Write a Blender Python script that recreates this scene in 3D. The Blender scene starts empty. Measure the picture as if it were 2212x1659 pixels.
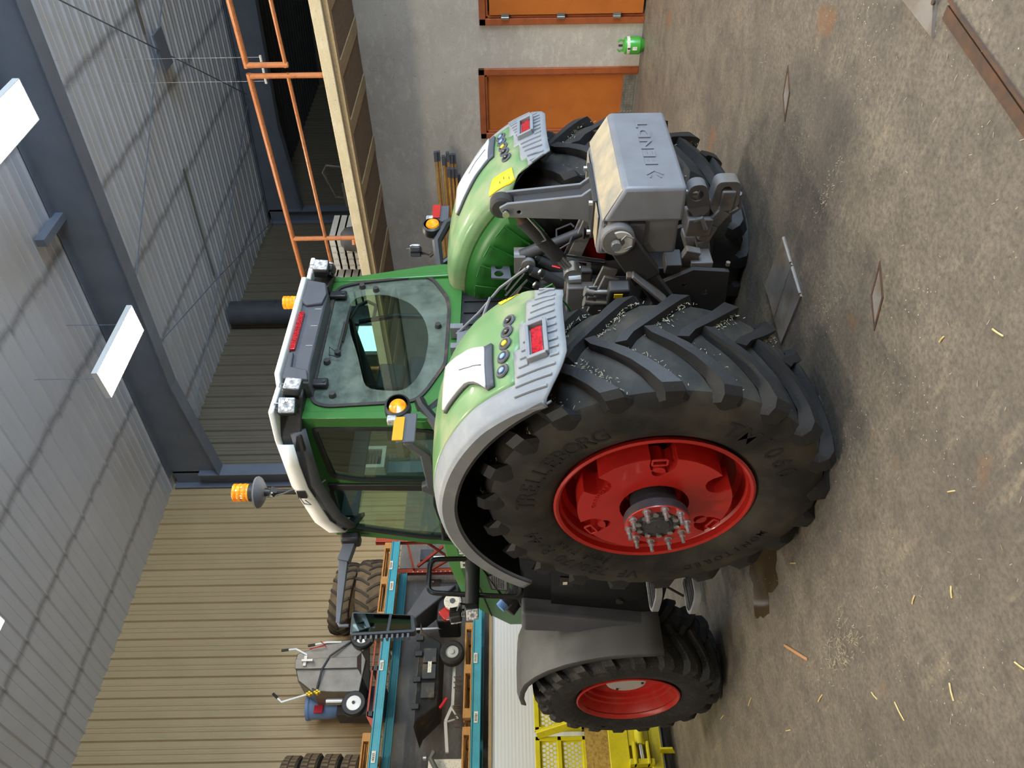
import bpy, bmesh, math, random
from mathutils import Vector, Matrix, geometry
random.seed(7)
R = math.radians; PI = math.pi
C = bpy.context.scene.collection
sc = bpy.context.scene

# ------------------------------------------------------------------ camera, sky, exposure
def setup():
    cd = bpy.data.cameras.new('camera'); cam = bpy.data.objects.new('camera', cd); C.objects.link(cam)
    c = (829.5, 1106.0); f = 1617.0
    yv = Vector((-700-c[0], 1128-c[1], f)).normalized()
    xv = Vector((2538-c[0], 1074-c[1], f)); xv = (xv - yv*xv.dot(yv)).normalized()
    zv = xv.cross(yv)                                   # world axes seen from the hand-held (upright) phone: x right, y down, z ahead
    W = Matrix((xv, yv, zv))                            # rows: world axis in phone axes
    right = W @ Vector((1, 0, 0)); down = W @ Vector((0, 1, 0)); fwd = W @ Vector((0, 0, 1))
    M = Matrix((down, right, -fwd)).transposed().to_4x4()    # the photograph lies on its side
    M.translation = Vector((0, 0, 1.84))
    cam.matrix_world = M
    cd.sensor_width = 36.0; cd.lens = 36.0*f/2212.0; cd.clip_start = 0.05; cd.clip_end = 200
    sc.camera = cam
    w = bpy.data.worlds.new('sky'); sc.world = w; w.use_nodes = True
    nt = w.node_tree; bg = nt.nodes['Background']
    bg.inputs[0].default_value = (0.62, 0.80, 1.0, 1); bg.inputs[1].default_value = 20.0
    pd = bpy.data.lights.new('doorway_portal', 'AREA'); pd.shape = 'RECTANGLE'; pd.size = 7.0; pd.size_y = 4.6
    po = bpy.data.objects.new('doorway_portal', pd); C.objects.link(po)
    po.location = (5.0, -8.95, 2.35); po.rotation_euler = (R(90), 0, 0); pd.cycles.is_portal = True
    vs = sc.view_settings; vs.view_transform = 'Standard'; vs.look = 'None'; vs.gamma = 1.0; vs.use_curve_mapping = False
    vs.exposure = 0.0
    cy = sc.cycles
    cy.max_bounces = 8; cy.diffuse_bounces = 4; cy.glossy_bounces = 3; cy.transmission_bounces = 6; cy.transparent_max_bounces = 10
    cy.sample_clamp_indirect = 6.0; cy.caustics_reflective = False; cy.caustics_refractive = False
setup()
LAMP = 78.0

# ------------------------------------------------------------------ materials
def lin(c):
    return tuple(((v/255.0)/12.92 if v/255.0 <= 0.04045 else ((v/255.0+0.055)/1.055)**2.4) for v in c) + (1,)
class NT:
    def __init__(s, name):
        s.m = bpy.data.materials.new(name); s.m.use_nodes = True; s.t = s.m.node_tree
        s.b = s.t.nodes['Principled BSDF']; s.out = s.t.nodes['Material Output']
    def n(s, typ, **kw):
        nd = s.t.nodes.new(typ)
        for k, v in kw.items(): setattr(nd, k, v)
        return nd
    def l(s, a, b): s.t.links.new(a, b)
    def coord(s, scale=(1, 1, 1), kind='Object'):
        tc = s.n('ShaderNodeTexCoord'); mp = s.n('ShaderNodeMapping'); mp.inputs['Scale'].default_value = scale
        s.l(tc.outputs[kind], mp.inputs[0]); return mp.outputs[0]
    def noise(s, vec, scale, detail=5, rough=.6):
        t = s.n('ShaderNodeTexNoise'); t.inputs['Scale'].default_value = scale; t.inputs['Detail'].default_value = detail; t.inputs['Roughness'].default_value = rough
        s.l(vec, t.inputs['Vector']); return t.outputs['Fac']
    def ramp(s, v, a, b):
        mr = s.n('ShaderNodeMapRange'); mr.inputs[1].default_value = a; mr.inputs[2].default_value = b; s.l(v, mr.inputs[0]); return mr.outputs[0]
    def mix(s, fac, a, b):
        mx = s.n('ShaderNodeMix', data_type='RGBA')
        for sock, v in ((mx.inputs[0], fac), (mx.inputs[6], a), (mx.inputs[7], b)):
            if hasattr(v, 'is_linked'): s.l(v, sock)
            else: sock.default_value = v
        return mx.outputs[2]
    def bump(s, h, strength, dist=.01):
        bp = s.n('ShaderNodeBump'); bp.inputs['Strength'].default_value = strength; bp.inputs['Distance'].default_value = dist
        s.l(h, bp.inputs['Height']); s.l(bp.outputs[0], s.b.inputs['Normal'])
def mat(name, col, rough=.5, metal=0., col2=None, nscale=6., lo=.4, hi=.7, speck=None, sscale=60., slo=.62, shi=.7, bump=0., bscale=40., coat=0., scale=(1, 1, 1), spec=None, rough2=None):
    k = NT(name); v = k.coord(scale); base = lin(col); b = base
    if col2:
        f = k.ramp(k.noise(v, nscale), lo, hi); b = k.mix(f, base, lin(col2))
        if rough2 is not None:
            mr = k.n('ShaderNodeMapRange'); mr.inputs[3].default_value = rough; mr.inputs[4].default_value = rough2; k.l(f, mr.inputs[0]); k.l(mr.outputs[0], k.b.inputs['Roughness'])
    if speck:
        f2 = k.ramp(k.noise(v, sscale, 3, .5), slo, shi); b = k.mix(f2, b, lin(speck))
    if hasattr(b, 'is_linked'): k.l(b, k.b.inputs['Base Color'])
    else: k.b.inputs['Base Color'].default_value = b
    if rough2 is None: k.b.inputs['Roughness'].default_value = rough
    k.b.inputs['Metallic'].default_value = metal; k.b.inputs['Coat Weight'].default_value = coat
    if spec is not None: k.b.inputs['Specular IOR Level'].default_value = spec
    if bump: k.bump(k.noise(v, bscale, 6), bump)
    return k.m
def emit(name, col, s):
    k = NT(name); e = k.n('ShaderNodeEmission'); e.inputs[0].default_value = lin(col); e.inputs[1].default_value = s
    k.l(e.outputs[0], k.out.inputs[0]); return k.m
def glass(name, tint, gl=.10, dirt=None, dscale=8., dlo=.45, dhi=.8, damt=.6):
    k = NT(name); tr = k.n('ShaderNodeBsdfTransparent'); tr.inputs[0].default_value = lin(tint)
    gs = k.n('ShaderNodeBsdfGlossy'); gs.inputs['Roughness'].default_value = 0.01
    fr = k.n('ShaderNodeLayerWeight'); fr.inputs[0].default_value = .5
    pw = k.n('ShaderNodeMath', operation='POWER'); pw.inputs[1].default_value = 4.0; k.l(fr.outputs['Facing'], pw.inputs[0])
    ad = k.n('ShaderNodeMath', operation='ADD'); ad.inputs[1].default_value = .03+gl; k.l(pw.outputs[0], ad.inputs[0])
    ms = k.n('ShaderNodeMixShader'); k.l(ad.outputs[0], ms.inputs[0]); k.l(tr.outputs[0], ms.inputs[1]); k.l(gs.outputs[0], ms.inputs[2])
    last = ms.outputs[0]
    if dirt:
        v = k.coord(); df = k.n('ShaderNodeBsdfDiffuse'); df.inputs[0].default_value = lin(dirt)
        f = k.noise(v, dscale, 8, .7); mr = k.n('ShaderNodeMapRange'); mr.inputs[1].default_value = dlo; mr.inputs[2].default_value = dhi; mr.inputs[4].default_value = damt
        k.l(f, mr.inputs[0])
        m2 = k.n('ShaderNodeMixShader'); k.l(mr.outputs[0], m2.inputs[0]); k.l(last, m2.inputs[1]); k.l(df.outputs[0], m2.inputs[2]); last = m2.outputs[0]
    k.l(last, k.out.inputs[0]); return k.m

M = {}
def floor_mat():
    k = NT('concrete_floor'); v = k.coord()
    a = k.noise(v, .7, 8, .62); b = k.noise(v, 4.5, 8, .7); c = k.noise(v, 38, 6, .7); g = k.noise(k.coord((1, .22, 1)), 9, 6, .65)
    col = k.mix(k.ramp(a, .38, .66), lin((108, 100, 91)), lin((138, 128, 112)))
    col = k.mix(k.ramp(b, .45, .75), col, lin((88, 81, 74)))
    col = k.mix(k.ramp(g, .56, .78), col, lin((152, 141, 119)))
    col = k.mix(k.ramp(c, .40, .75), col, lin((74, 69, 64)))
    sp = k.n('ShaderNodeTexVoronoi'); sp.inputs['Scale'].default_value = 34; k.l(v, sp.inputs['Vector'])
    mm = k.n('ShaderNodeMath', operation='LESS_THAN'); mm.inputs[1].default_value = .11; k.l(sp.outputs['Distance'], mm.inputs[0])
    m3 = k.n('ShaderNodeMath', operation='MULTIPLY'); k.l(mm.outputs[0], m3.inputs[0]); k.l(k.ramp(k.noise(v, 2.2, 4), .52, .6), m3.inputs[1])
    col = k.mix(m3.outputs[0], col, lin((205, 198, 182)))
    rs = k.noise(v, 1.9, 3, .5); col = k.mix(k.ramp(rs, .66, .8), col, lin((132, 92, 58)))
    # the strip of floor near the rear wheels is darker with old oil and rubber
    k.l(col, k.b.inputs['Base Color'])
    k.l(k.ramp(b, -.6, 1.4), k.b.inputs['Roughness'])
    k.bump(c, .35, .006); return k.m
M['floor'] = floor_mat()
def conc(name, c1, c2, c3):
    k = NT(name); v = k.coord()
    col = k.mix(k.ramp(k.noise(v, .9, 8, .65), .35, .7), lin(c1), lin(c2))
    col = k.mix(k.ramp(k.noise(k.coord((1, 1, 2.2)), 6, 8, .7), .5, .78), col, lin(c3))
    col = k.mix(k.ramp(k.noise(v, 60, 3, .5), .66, .72), col, lin((90, 84, 76)))
    k.l(col, k.b.inputs['Base Color']); k.b.inputs['Roughness'].default_value = .9
    k.bump(k.noise(v, 14, 8, .7), .35, .012); return k.m
M['concrete'] = conc('wall_concrete', (190, 182, 171), (168, 159, 149), (206, 198, 186))
M['concrete_dark'] = conc('base_concrete', (132, 126, 120), (112, 106, 101), (148, 142, 134))
M['slab'] = conc('slab_concrete', (206, 192, 160), (186, 172, 142), (216, 206, 180))
def ribbed(name, c1, c2, bands=False):
    k = NT(name); v = k.coord(kind='Object')
    col = k.mix(k.ramp(k.noise(v, .6, 6), .35, .75), lin(c1), lin(c2))
    if bands:                                              # dust ghosts along the hidden purlins
        sx = k.n('ShaderNodeSeparateXYZ'); k.l(v, sx.inputs[0])
        a1 = k.n('ShaderNodeMath', operation='ADD'); k.l(sx.outputs[1], a1.inputs[0])
        nm = k.n('ShaderNodeMath', operation='MULTIPLY'); nm.inputs[1].default_value = .35; k.l(k.noise(v, .9, 4), nm.inputs[0]); k.l(nm.outputs[0], a1.inputs[1])
        pp = k.n('ShaderNodeMath', operation='PINGPONG'); pp.inputs[1].default_value = .76; k.l(a1.outputs[0], pp.inputs[0])
        f = k.n('ShaderNodeMapRange'); f.inputs[1].default_value = .0; f.inputs[2].default_value = .11; f.inputs[3].default_value = .75; f.inputs[4].default_value = 0; k.l(pp.outputs[0], f.inputs[0])
        col = k.mix(f.outputs[0], col, lin((128, 130, 140)))
    k.l(col, k.b.inputs['Base Color']); k.b.inputs['Roughness'].default_value = .34; return k.m
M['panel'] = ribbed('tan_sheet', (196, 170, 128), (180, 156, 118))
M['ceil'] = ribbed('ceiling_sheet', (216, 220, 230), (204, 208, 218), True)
M['steel'] = mat('painted_steel', (124, 132, 146), .5, 0, (112, 120, 134), 2)
M['panel_shaded'] = ribbed('shaded_wall_sheet', (134, 124, 106), (120, 111, 96))  # darker copy of the wall sheet: loft-side dimness put into the colour
M['ceil_shaded'] = ribbed('shaded_ceiling_sheet', (92, 92, 94), (82, 82, 84))  # ceiling past the second rafter: low light put into a darker sheet colour
M['rail'] = mat('orange_rail', (180, 112, 66), .42, 0, (150, 88, 50), 14, .5, .72, (90, 52, 34), 70, .66, .72)
M['door'] = mat('orange_door', (182, 102, 42), .35, 0, (168, 92, 38), 3, .4, .7)
M['doorframe'] = mat('door_frame_paint', (158, 84, 46), .4, 0, (136, 70, 40), 9, .45, .75)
M['tread'] = mat('tread_plate', (176, 174, 168), .35, .8, (140, 138, 132), 8)
M['zinc'] = mat('zinc', (196, 196, 194), .3, .9)
M['rubber'] = mat('tyre_rubber', (30, 30, 32), .55, 0, (40, 40, 40), 5, .4, .75, (110, 104, 90), 150, .70, .76, .15, 60, spec=.5)
M['sidewall'] = mat('tyre_sidewall', (38, 37, 36), .62, 0, (74, 70, 62), 2.6, .42, .70, None, bump=.1, bscale=50, spec=.3)
M['letter'] = mat('moulded_letters', (30, 29, 28), .7)
M['rubber2'] = mat('dirty_rubber', (32, 32, 32), .75, 0, (58, 54, 47), 9, .5, .75, (150, 138, 108), 130, .66, .72, .25, 60)
M['oldrubber'] = mat('old_tyre', (122, 102, 76), .9, 0, (92, 80, 64), 9, .4, .7, None, bump=.3, bscale=60)
M['oldrubber_dark'] = mat('old_tyre_dark', (78, 68, 56), .9, 0, (56, 51, 46), 9, .4, .7)
M['red'] = mat('red_paint', (192, 40, 34), .33, 0, (176, 36, 30), 4, .45, .7, coat=.2)
M['redrim'] = mat('red_rim_dirty', (186, 40, 34), .35, 0, (184, 68, 50), 7, .5, .72, (190, 160, 110), 90, .7, .76)
M['hub'] = mat('hub_casting', (78, 77, 80), .5, .3, (60, 60, 62), 8)
M['green'] = mat('green_paint', (54, 112, 50), .3, 0, (60, 116, 56), 3, .4, .7, coat=.3)
M['dustgreen'] = mat('dusty_green', (104, 142, 92), .4, 0, (166, 160, 126), 2.2, .46, .74, None, coat=.1, rough2=.75)
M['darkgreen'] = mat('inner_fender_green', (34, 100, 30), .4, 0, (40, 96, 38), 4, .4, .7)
M['grey'] = mat('grey_plastic', (132, 136, 142), .55, 0, (150, 152, 152), 6, .45, .75, None, bump=.06, bscale=160)
M['greyf'] = mat('grey_plastic_front', (88, 89, 90), .6, 0, (66, 66, 68), 2.2, .4, .7, None, bump=.06, bscale=160)
M['greydark'] = mat('dark_grey_plastic', (84, 86, 94), .55, 0, (74, 76, 82), 5)
M['black'] = mat('black_plastic', (34, 34, 36), .45, 0, (46, 46, 48), 6, .5, .75)
M['blacksheen'] = mat('black_sheen', (24, 24, 26), .25, 0, (32, 31, 32), 5, .5, .8, (110, 104, 92), 120, .7, .75)
M['seal'] = mat('window_rubber', (44, 40, 38), .6, 0, (92, 70, 58), 9, .5, .7)
M['white'] = mat('white_roof', (246, 246, 244), .3)
M['lens'] = mat('white_lens', (250, 250, 250), .25, 0, coat=.5)
M['ledlens'] = mat('led_lens', (206, 208, 210), .15, .2, (150, 152, 156), 40, .45, .6)
M['redlens'] = mat('red_lens', (196, 22, 34), .15, 0, (140, 10, 20), 60, .45, .6, coat=.6)
M['amber'] = mat('amber_lens', (255, 142, 12), .15, 0, (255, 176, 30), 18, .45, .6, coat=.6)
M['wt'] = mat('grey_casting', (122, 124, 130), .42, 0, (112, 113, 118), 5, .4, .7, (150, 146, 136), 120, .7, .76, .05, 80)
M['wtop'] = mat('dusty_casting', (172, 156, 126), .85, 0, (128, 124, 118), 5, .42, .72, None, bump=.1, bscale=120)
M['iron'] = mat('hitch_steel', (116, 114, 114), .5, .1, (112, 98, 78), 7, .5, .75, None, bump=.1, bscale=50)
M['irond'] = mat('dark_hitch', (56, 55, 57), .5, .1, (62, 56, 48), 8, .5, .75)
M['chrome'] = mat('chrome_rod', (214, 216, 222), .12, 1)
M['yellow'] = mat('yellow_label', (250, 214, 36), .45)
M['chaff'] = mat('chaff_straw', (170, 158, 126), .8, 0, (204, 196, 172), 30)
M['straw'] = mat('straw', (214, 184, 116), .7, 0, (232, 212, 156), 30)
M['glass_side'] = glass('tinted_glass', (226, 240, 230), .04)
M['glass_rear'] = glass('dusty_rear_glass', (224, 238, 232), .02, (160, 170, 160), 5.0, .25, .75, .40)
M['glass_clear'] = glass('wiped_rear_glass', (224, 240, 234), .03)
M['mirror'] = mat('mirror_glass', (120, 132, 126), .03, 1)
M['blue'] = mat('blue_cap', (112, 156, 226), .3)
M['beam'] = mat('teal_beam', (70, 158, 176), .35, 0, (60, 142, 160), 4, .45, .75)
M['upright'] = mat('orange_red_upright', (178, 70, 44), .45, 0, (150, 58, 40), 8)
M['pallet'] = mat('pallet_wood', (196, 146, 84), .8, 0, (164, 114, 62), 14, .4, .7, scale=(1, 6, 6))
M['plankd'] = mat('brown_plank', (120, 98, 74), .85, 0, (98, 80, 62), 8, .4, .7, scale=(.6, 5, 5), bump=.2)
M['plankl'] = mat('pale_plank', (164, 142, 106), .85, 0, (144, 122, 92), 8, .4, .7, scale=(.6, 5, 5), bump=.2)
M['stick'] = mat('pole_wood', (206, 158, 84), .6, 0, (170, 116, 56), 12, .4, .7, scale=(5, 1, 5))
M['stainless'] = mat('stainless', (132, 129, 124), .34, .85, (112, 108, 102), 4, .4, .7)
M['machine'] = mat('yellow_machine', (214, 204, 34), .42, 0, (196, 184, 30), 5, .4, .75, (150, 126, 56), 80, .66, .72)
M['whitepanel'] = mat('white_ribbed_panel', (214, 220, 226), .4)
M['reflglow'] = emit('reflection_glow', (214, 240, 255), 3.2)  # glow standing in for a bright doorway mirrored in the rear glass
def lamp_mat():                                            # lensed high bay optics: little light leaves near the horizontal
    k = NT('lamp_diffuser'); e = k.n('ShaderNodeEmission'); e.inputs[0].default_value = lin((255, 244, 222))
    g = k.n('ShaderNodeNewGeometry'); dt = k.n('ShaderNodeVectorMath', operation='DOT_PRODUCT'); k.l(g.outputs['Incoming'], dt.inputs[0]); k.l(g.outputs['True Normal'], dt.inputs[1])
    ab = k.n('ShaderNodeMath', operation='ABSOLUTE'); k.l(dt.outputs['Value'], ab.inputs[0])
    mr = k.n('ShaderNodeMapRange', interpolation_type='SMOOTHSTEP'); mr.inputs[1].default_value = .10; mr.inputs[2].default_value = .52; mr.inputs[4].default_value = LAMP
    k.l(ab.outputs[0], mr.inputs[0]); k.l(mr.outputs[0], e.inputs[1]); k.l(e.outputs[0], k.out.inputs[0]); return k.m
M['lamp'] = lamp_mat()
M['wood'] = mat('chip_wood', (190, 140, 96), .8)
M['floorplate'] = mat('floor_steel', (138, 132, 126), .5, .1, (116, 100, 82), 6, .45, .72)
M['rust'] = mat('rusted_insert', (78, 62, 52), .8, .1, (104, 72, 50), 14, .4, .7)
M['wet'] = mat('wet_concrete', (70, 58, 40), .12, 0, (84, 70, 50), 4, spec=.6)
M['gasgreen'] = mat('gas_bottle_green', (70, 160, 58), .3, 0, coat=.3)
M['paper'] = mat('paper_label', (228, 222, 206), .7, 0, (150, 146, 138), 60, .55, .65)
M['ink'] = mat('black_ink', (40, 38, 36), .7)
M['ink_red'] = mat('red_ink', (206, 24, 44), .6)
M['drum'] = mat('blue_drum', (122, 152, 198), .45)
M['tubblack'] = mat('tub_plastic', (48, 50, 53), .5, 0, (104, 90, 68), 6, .52, .72)
M['mud'] = mat('dried_hay', (188, 158, 82), .9, 0, (150, 118, 50), 30, .4, .65, None, bump=.5, bscale=70)
M['crate'] = mat('grey_trays', (186, 186, 182), .6)
M['cover'] = mat('charcoal_cover', (72, 72, 76), .6)
M['hose'] = mat('grey_hose', (92, 94, 90), .6)
M['seat'] = mat('cab_seat', (40, 42, 46), .8)
M['skin'] = mat('interior_trim', (60, 62, 64), .7)

# ------------------------------------------------------------------ mesh helpers
class MB:
    def __init__(s): s.v = []; s.f = []
    def add(s, v, f):
        o = len(s.v); s.v += [tuple(p) for p in v]; s.f += [tuple(i+o for i in q) for q in f]; return s
    def box(s, x0, x1, y0, y1, z0, z1):
        v = [(x, y, z) for x in (x0, x1) for y in (y0, y1) for z in (z0, z1)]
        return s.add(v, [(0, 1, 3, 2), (4, 6, 7, 5), (0, 4, 5, 1), (2, 3, 7, 6), (0, 2, 6, 4), (1, 5, 7, 3)])
    def bar(s, p0, p1, w, h, up=(0, 0, 1), w1=None, h1=None):
        p0 = Vector(p0); p1 = Vector(p1); d = (p1-p0).normalized(); up = Vector(up)
        a = d.cross(up)
        if a.length < 1e-4: a = d.cross(Vector((1, 0, 0)))
        a.normalize(); b = a.cross(d); w1 = w if w1 is None else w1; h1 = h if h1 is None else h1
        v = [p0+a*w/2*i+b*h/2*j for i, j in ((-1, -1), (1, -1), (1, 1), (-1, 1))] + [p1+a*w1/2*i+b*h1/2*j for i, j in ((-1, -1), (1, -1), (1, 1), (-1, 1))]
        return s.add(v, [(3, 2, 1, 0), (4, 5, 6, 7), (0, 1, 5, 4), (1, 2, 6, 5), (2, 3, 7, 6), (3, 0, 4, 7)])
    def cyl(s, p0, p1, r0, r1=None, n=16, cap=True):
        p0 = Vector(p0); p1 = Vector(p1); r1 = r0 if r1 is None else r1; d = (p1-p0).normalized()
        a = d.orthogonal().normalized(); b = d.cross(a)
        v = []
        for p, r in ((p0, r0), (p1, r1)):
            v += [p+(a*math.cos(2*PI*i/n)+b*math.sin(2*PI*i/n))*r for i in range(n)]
        f = [(i, (i+1) % n, n+(i+1) % n, n+i) for i in range(n)]
        if cap: f += [tuple(range(n-1, -1, -1)), tuple(range(n, 2*n))]
        return s.add(v, f)
    def tube(s, pts, r, n=8, closed=False):
        P = [Vector(p) for p in pts]; N = len(P); v = []; prev = None
        for i, p in enumerate(P):
            if closed: d = (P[(i+1) % N]-P[i-1])
            else: d = (P[min(i+1, N-1)]-P[max(i-1, 0)])
            d.normalize()
            a = d.orthogonal() if prev is None else prev - d*prev.dot(d)
            if a.length < 1e-5: a = d.orthogonal()
            a.normalize(); prev = a; b = d.cross(a)
            rr = r[i] if isinstance(r, (list, tuple)) else r
            v += [p+(a*math.cos(2*PI*k/n)+b*math.sin(2*PI*k/n))*rr for k in range(n)]
        f = []
        for i in range(N if closed else N-1):
            j = (i+1) % N
            f += [(i*n+k, i*n+(k+1) % n, j*n+(k+1) % n, j*n+k) for k in range(n)]
        if not closed: f += [tuple(range(n-1, -1, -1)), tuple(range((N-1)*n, N*n))]
        return s.add(v, f)
    def lathe(s, prof, o=(0, 0, 0), axis='x', n=48, a0=0., a1=2*PI, zmin=None):
        o = Vector(o); full = abs(a1-a0-2*PI) < 1e-6; m = n if full else n+1; v = []
        for i in range(m):
            a = a0+(a1-a0)*i/n; ca, sa = math.cos(a), math.sin(a)
            for t, r in prof:
                p = {'x': (t, r*ca, r*sa), 'y': (r*ca, t, r*sa), 'z': (r*ca, r*sa, t)}[axis]
                v.append(o+Vector(p))
        k = len(prof); f = []
        for i in range(n):
            j = (i+1) % m
            f += [(i*k+q, i*k+q+1, j*k+q+1, j*k+q) for q in range(k-1)]
        return s.add(v, f)
    def prism(s, pts, vec):
        vec = Vector(vec); n = len(pts); v = [Vector(p) for p in pts]; v += [p+vec for p in v]
        return s.add(v, [tuple(range(n-1, -1, -1)), tuple(range(n, 2*n))]+[(i, (i+1) % n, n+(i+1) % n, n+i) for i in range(n)])
    def plate(s, outer, holes, fn, w0, w1):
        loops = [outer]+list(holes); flat = [p for L in loops for p in L]
        tri = geometry.tessellate_polygon([[Vector((p[0], p[1], 0)) for p in L] for L in loops]); N = len(flat)
        v = [fn(p[0], p[1], w0) for p in flat]+[fn(p[0], p[1], w1) for p in flat]
        f = [tuple(t) for t in tri]+[tuple(i+N for i in reversed(t)) for t in tri]; o = 0
        for L in loops:
            n = len(L); f += [(o+i, o+(i+1) % n, N+o+(i+1) % n, N+o+i) for i in range(n)]; o += n
        return s.add(v, f)
    def grid(s, rows):
        m = len(rows[0]); v = [p for r in rows for p in r]
        return s.add(v, [(i*m+j, i*m+j+1, (i+1)*m+j+1, (i+1)*m+j) for i in range(len(rows)-1) for j in range(m-1)])
    def mesh(s, name, mt, smooth=30):
        me = bpy.data.meshes.new(name); me.from_pydata([tuple(p) for p in s.v], [], s.f)
        bm = bmesh.new(); bm.from_mesh(me); bmesh.ops.recalc_face_normals(bm, faces=bm.faces); bm.to_mesh(me); bm.free()
        if mt: me.materials.append(mt)
        if smooth:
            me.shade_smooth(); me.set_sharp_from_angle(angle=R(smooth))
        return me
    def build(s, name, mt, parent=None, bevel=0, seg=2, smooth=30, solid=0):
        o = bpy.data.objects.new(name, s.mesh(name, mt, smooth)); C.objects.link(o)
        if parent: o.parent = parent
        if solid:
            md = o.modifiers.new('thick', 'SOLIDIFY'); md.thickness = solid; md.offset = 0
        if bevel:
            md = o.modifiers.new('bevel', 'BEVEL'); md.width = bevel; md.segments = seg; md.limit_method = 'ANGLE'; md.angle_limit = R(40)
            md.harden_normals = False
        return o
def tag(o, label, cat, group=None, kind=None):
    if label: o['label'] = label
    if cat: o['category'] = cat
    if group: o['group'] = group
    if kind: o['kind'] = kind
    return o
def thing(name, label, cat, loc=(0, 0, 0), rz=0, group=None):
    o = bpy.data.objects.new(name, None); o.empty_display_size = .1; C.objects.link(o); o.location = loc; o.rotation_euler = (0, 0, rz)
    return tag(o, label, cat, group)
def struct(o): o['kind'] = 'structure'; return o
def sroot(name, loc=(0, 0, 0)):
    o = bpy.data.objects.new(name, None); o.empty_display_size = .1; C.objects.link(o); o.location = loc; o['kind'] = 'structure'; return o
def inst(name, me, parent, loc=(0, 0, 0), rot=(0, 0, 0), scale=None):
    o = bpy.data.objects.new(name, me); C.objects.link(o); o.parent = parent; o.location = loc; o.rotation_euler = rot
    if scale: o.scale = scale
    return o
def dup(src, loc=None, rz=None, label=None):
    c = src.copy(); C.objects.link(c)
    for ch in src.children:
        d = ch.copy(); C.objects.link(d); d.parent = c
        for g in ch.children:
            e = g.copy(); C.objects.link(e); e.parent = d
    if loc is not None: c.location = loc
    if rz is not None: c.rotation_euler = (0, 0, rz)
    if label: c['label'] = label
    return c
def text_mb(txt, size, extrude=.004, spacing=1.0, bold=0.0):
    cu = bpy.data.curves.new('t', 'FONT'); cu.body = txt; cu.size = size; cu.extrude = extrude; cu.align_x = 'CENTER'; cu.align_y = 'CENTER'; cu.space_character = spacing; cu.resolution_u = 2; cu.offset = bold
    ob = bpy.data.objects.new('t', cu); C.objects.link(ob)
    dg = bpy.context.evaluated_depsgraph_get(); dg.update(); e = ob.evaluated_get(dg); me = e.to_mesh()
    v = [p.co.copy() for p in me.vertices]; f = [tuple(p.vertices) for p in me.polygons]; e.to_mesh_clear()
    bpy.data.objects.remove(ob); bpy.data.curves.remove(cu); return v, f
def smooth_poly(pts, r=.05, n=4):
    out = []; N = len(pts)
    for i in range(N):
        p = Vector((*pts[i][:2], 0)); a = Vector((*pts[i-1][:2], 0)); b = Vector((*pts[(i+1) % N][:2], 0))
        da = (a-p); db = (b-p); ra = min(r, da.length*.45); rb = min(r, db.length*.45)
        s0 = p+da.normalized()*ra; s1 = p+db.normalized()*rb
        for k in range(n+1):
            t = k/n; q = s0*(1-t)**2+p*2*t*(1-t)+s1*t*t; out.append((q.x, q.y))
    return out
def offset_poly(pts, d):
    """grow (d>0) a closed polygon about its own edges"""
    A = sum(pts[i-1][0]*pts[i][1]-pts[i][0]*pts[i-1][1] for i in range(len(pts)))
    sgn = 1 if A > 0 else -1; out = []; N = len(pts)
    for i in range(N):
        a = Vector(pts[i-1][:2]); p = Vector(pts[i][:2]); b = Vector(pts[(i+1) % N][:2])
        e1 = (p-a); e2 = (b-p)
        if e1.length < 1e-6 or e2.length < 1e-6: out.append(tuple(p)); continue
        n1 = Vector((e1.y, -e1.x)).normalized()*sgn; n2 = Vector((e2.y, -e2.x)).normalized()*sgn
        m = n1+n2; m = m/max(m.dot(m)/2, .35)*1.0
        out.append((p.x+m.x*d, p.y+m.y*d))
    return out
def round_path(pts, r=.05, n=4):
    P = [Vector(p) for p in pts]; out = [P[0]]
    for a, p, b in zip(P, P[1:], P[2:]):
        da, db = a-p, b-p; ra, rb = min(r, da.length*.45), min(r, db.length*.45); s0, s1 = p+da.normalized()*ra, p+db.normalized()*rb
        out += [s0*(1-k/n)**2+p*2*(k/n)*(1-k/n)+s1*(k/n)**2 for k in range(n+1)]
    return out+[P[-1]]
def circle(cx, cy, r, n=16): return [(cx+r*math.cos(2*PI*i/n), cy+r*math.sin(2*PI*i/n)) for i in range(n)]
ex = lambda s, x: s*x

# ================================================================== THE HALL
YB = 11.3; XR = 10.25
def zc(y): return 8.1+.07*(y-YB)
fl = MB(); fl.grid([[(x, y, 0) for x in (-8, 0, 8, 16, 25)] for y in (-9, -2, 4, YB)]); struct(fl.build('floor', M['floor']))
def rib_profile(w, ribs, d, minor=True):
    pr = []; p = w/ribs
    for i in range(ribs):
        o = i*p
        pr += [(o, 0), (o+.02, 0), (o+.035, d), (o+.065, d), (o+.08, 0)]
        if minor and p > .25: pr += [(o+.145, 0), (o+.152, d*.28), (o+.172, d*.28), (o+.18, 0), (o+.215, 0), (o+.222, d*.28), (o+.242, d*.28), (o+.25, 0)]
    pr.append((w, 0)); return pr
# back wall: concrete base and tan sheets
wb = sroot('wall_back')
b = MB(); b.box(-8, 25, YB, YB+.3, 0, 3.78); b.build('concrete_base', M['concrete_dark'], wb)
pr = rib_profile(.915, 3, .040)
m = MB(); m.grid([[(x, -y, z) for x, y in pr] for z in (3.76, 8.35)]); pm = m.mesh('wall_panel', M['panel'], 25); pm2 = m.mesh('wall_panel', M['panel_shaded'], 25)
for i in range(36): inst('wall_panel', pm if i < 18 else pm2, wb, (-8.19+.915*i, YB-.005, 0))
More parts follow.
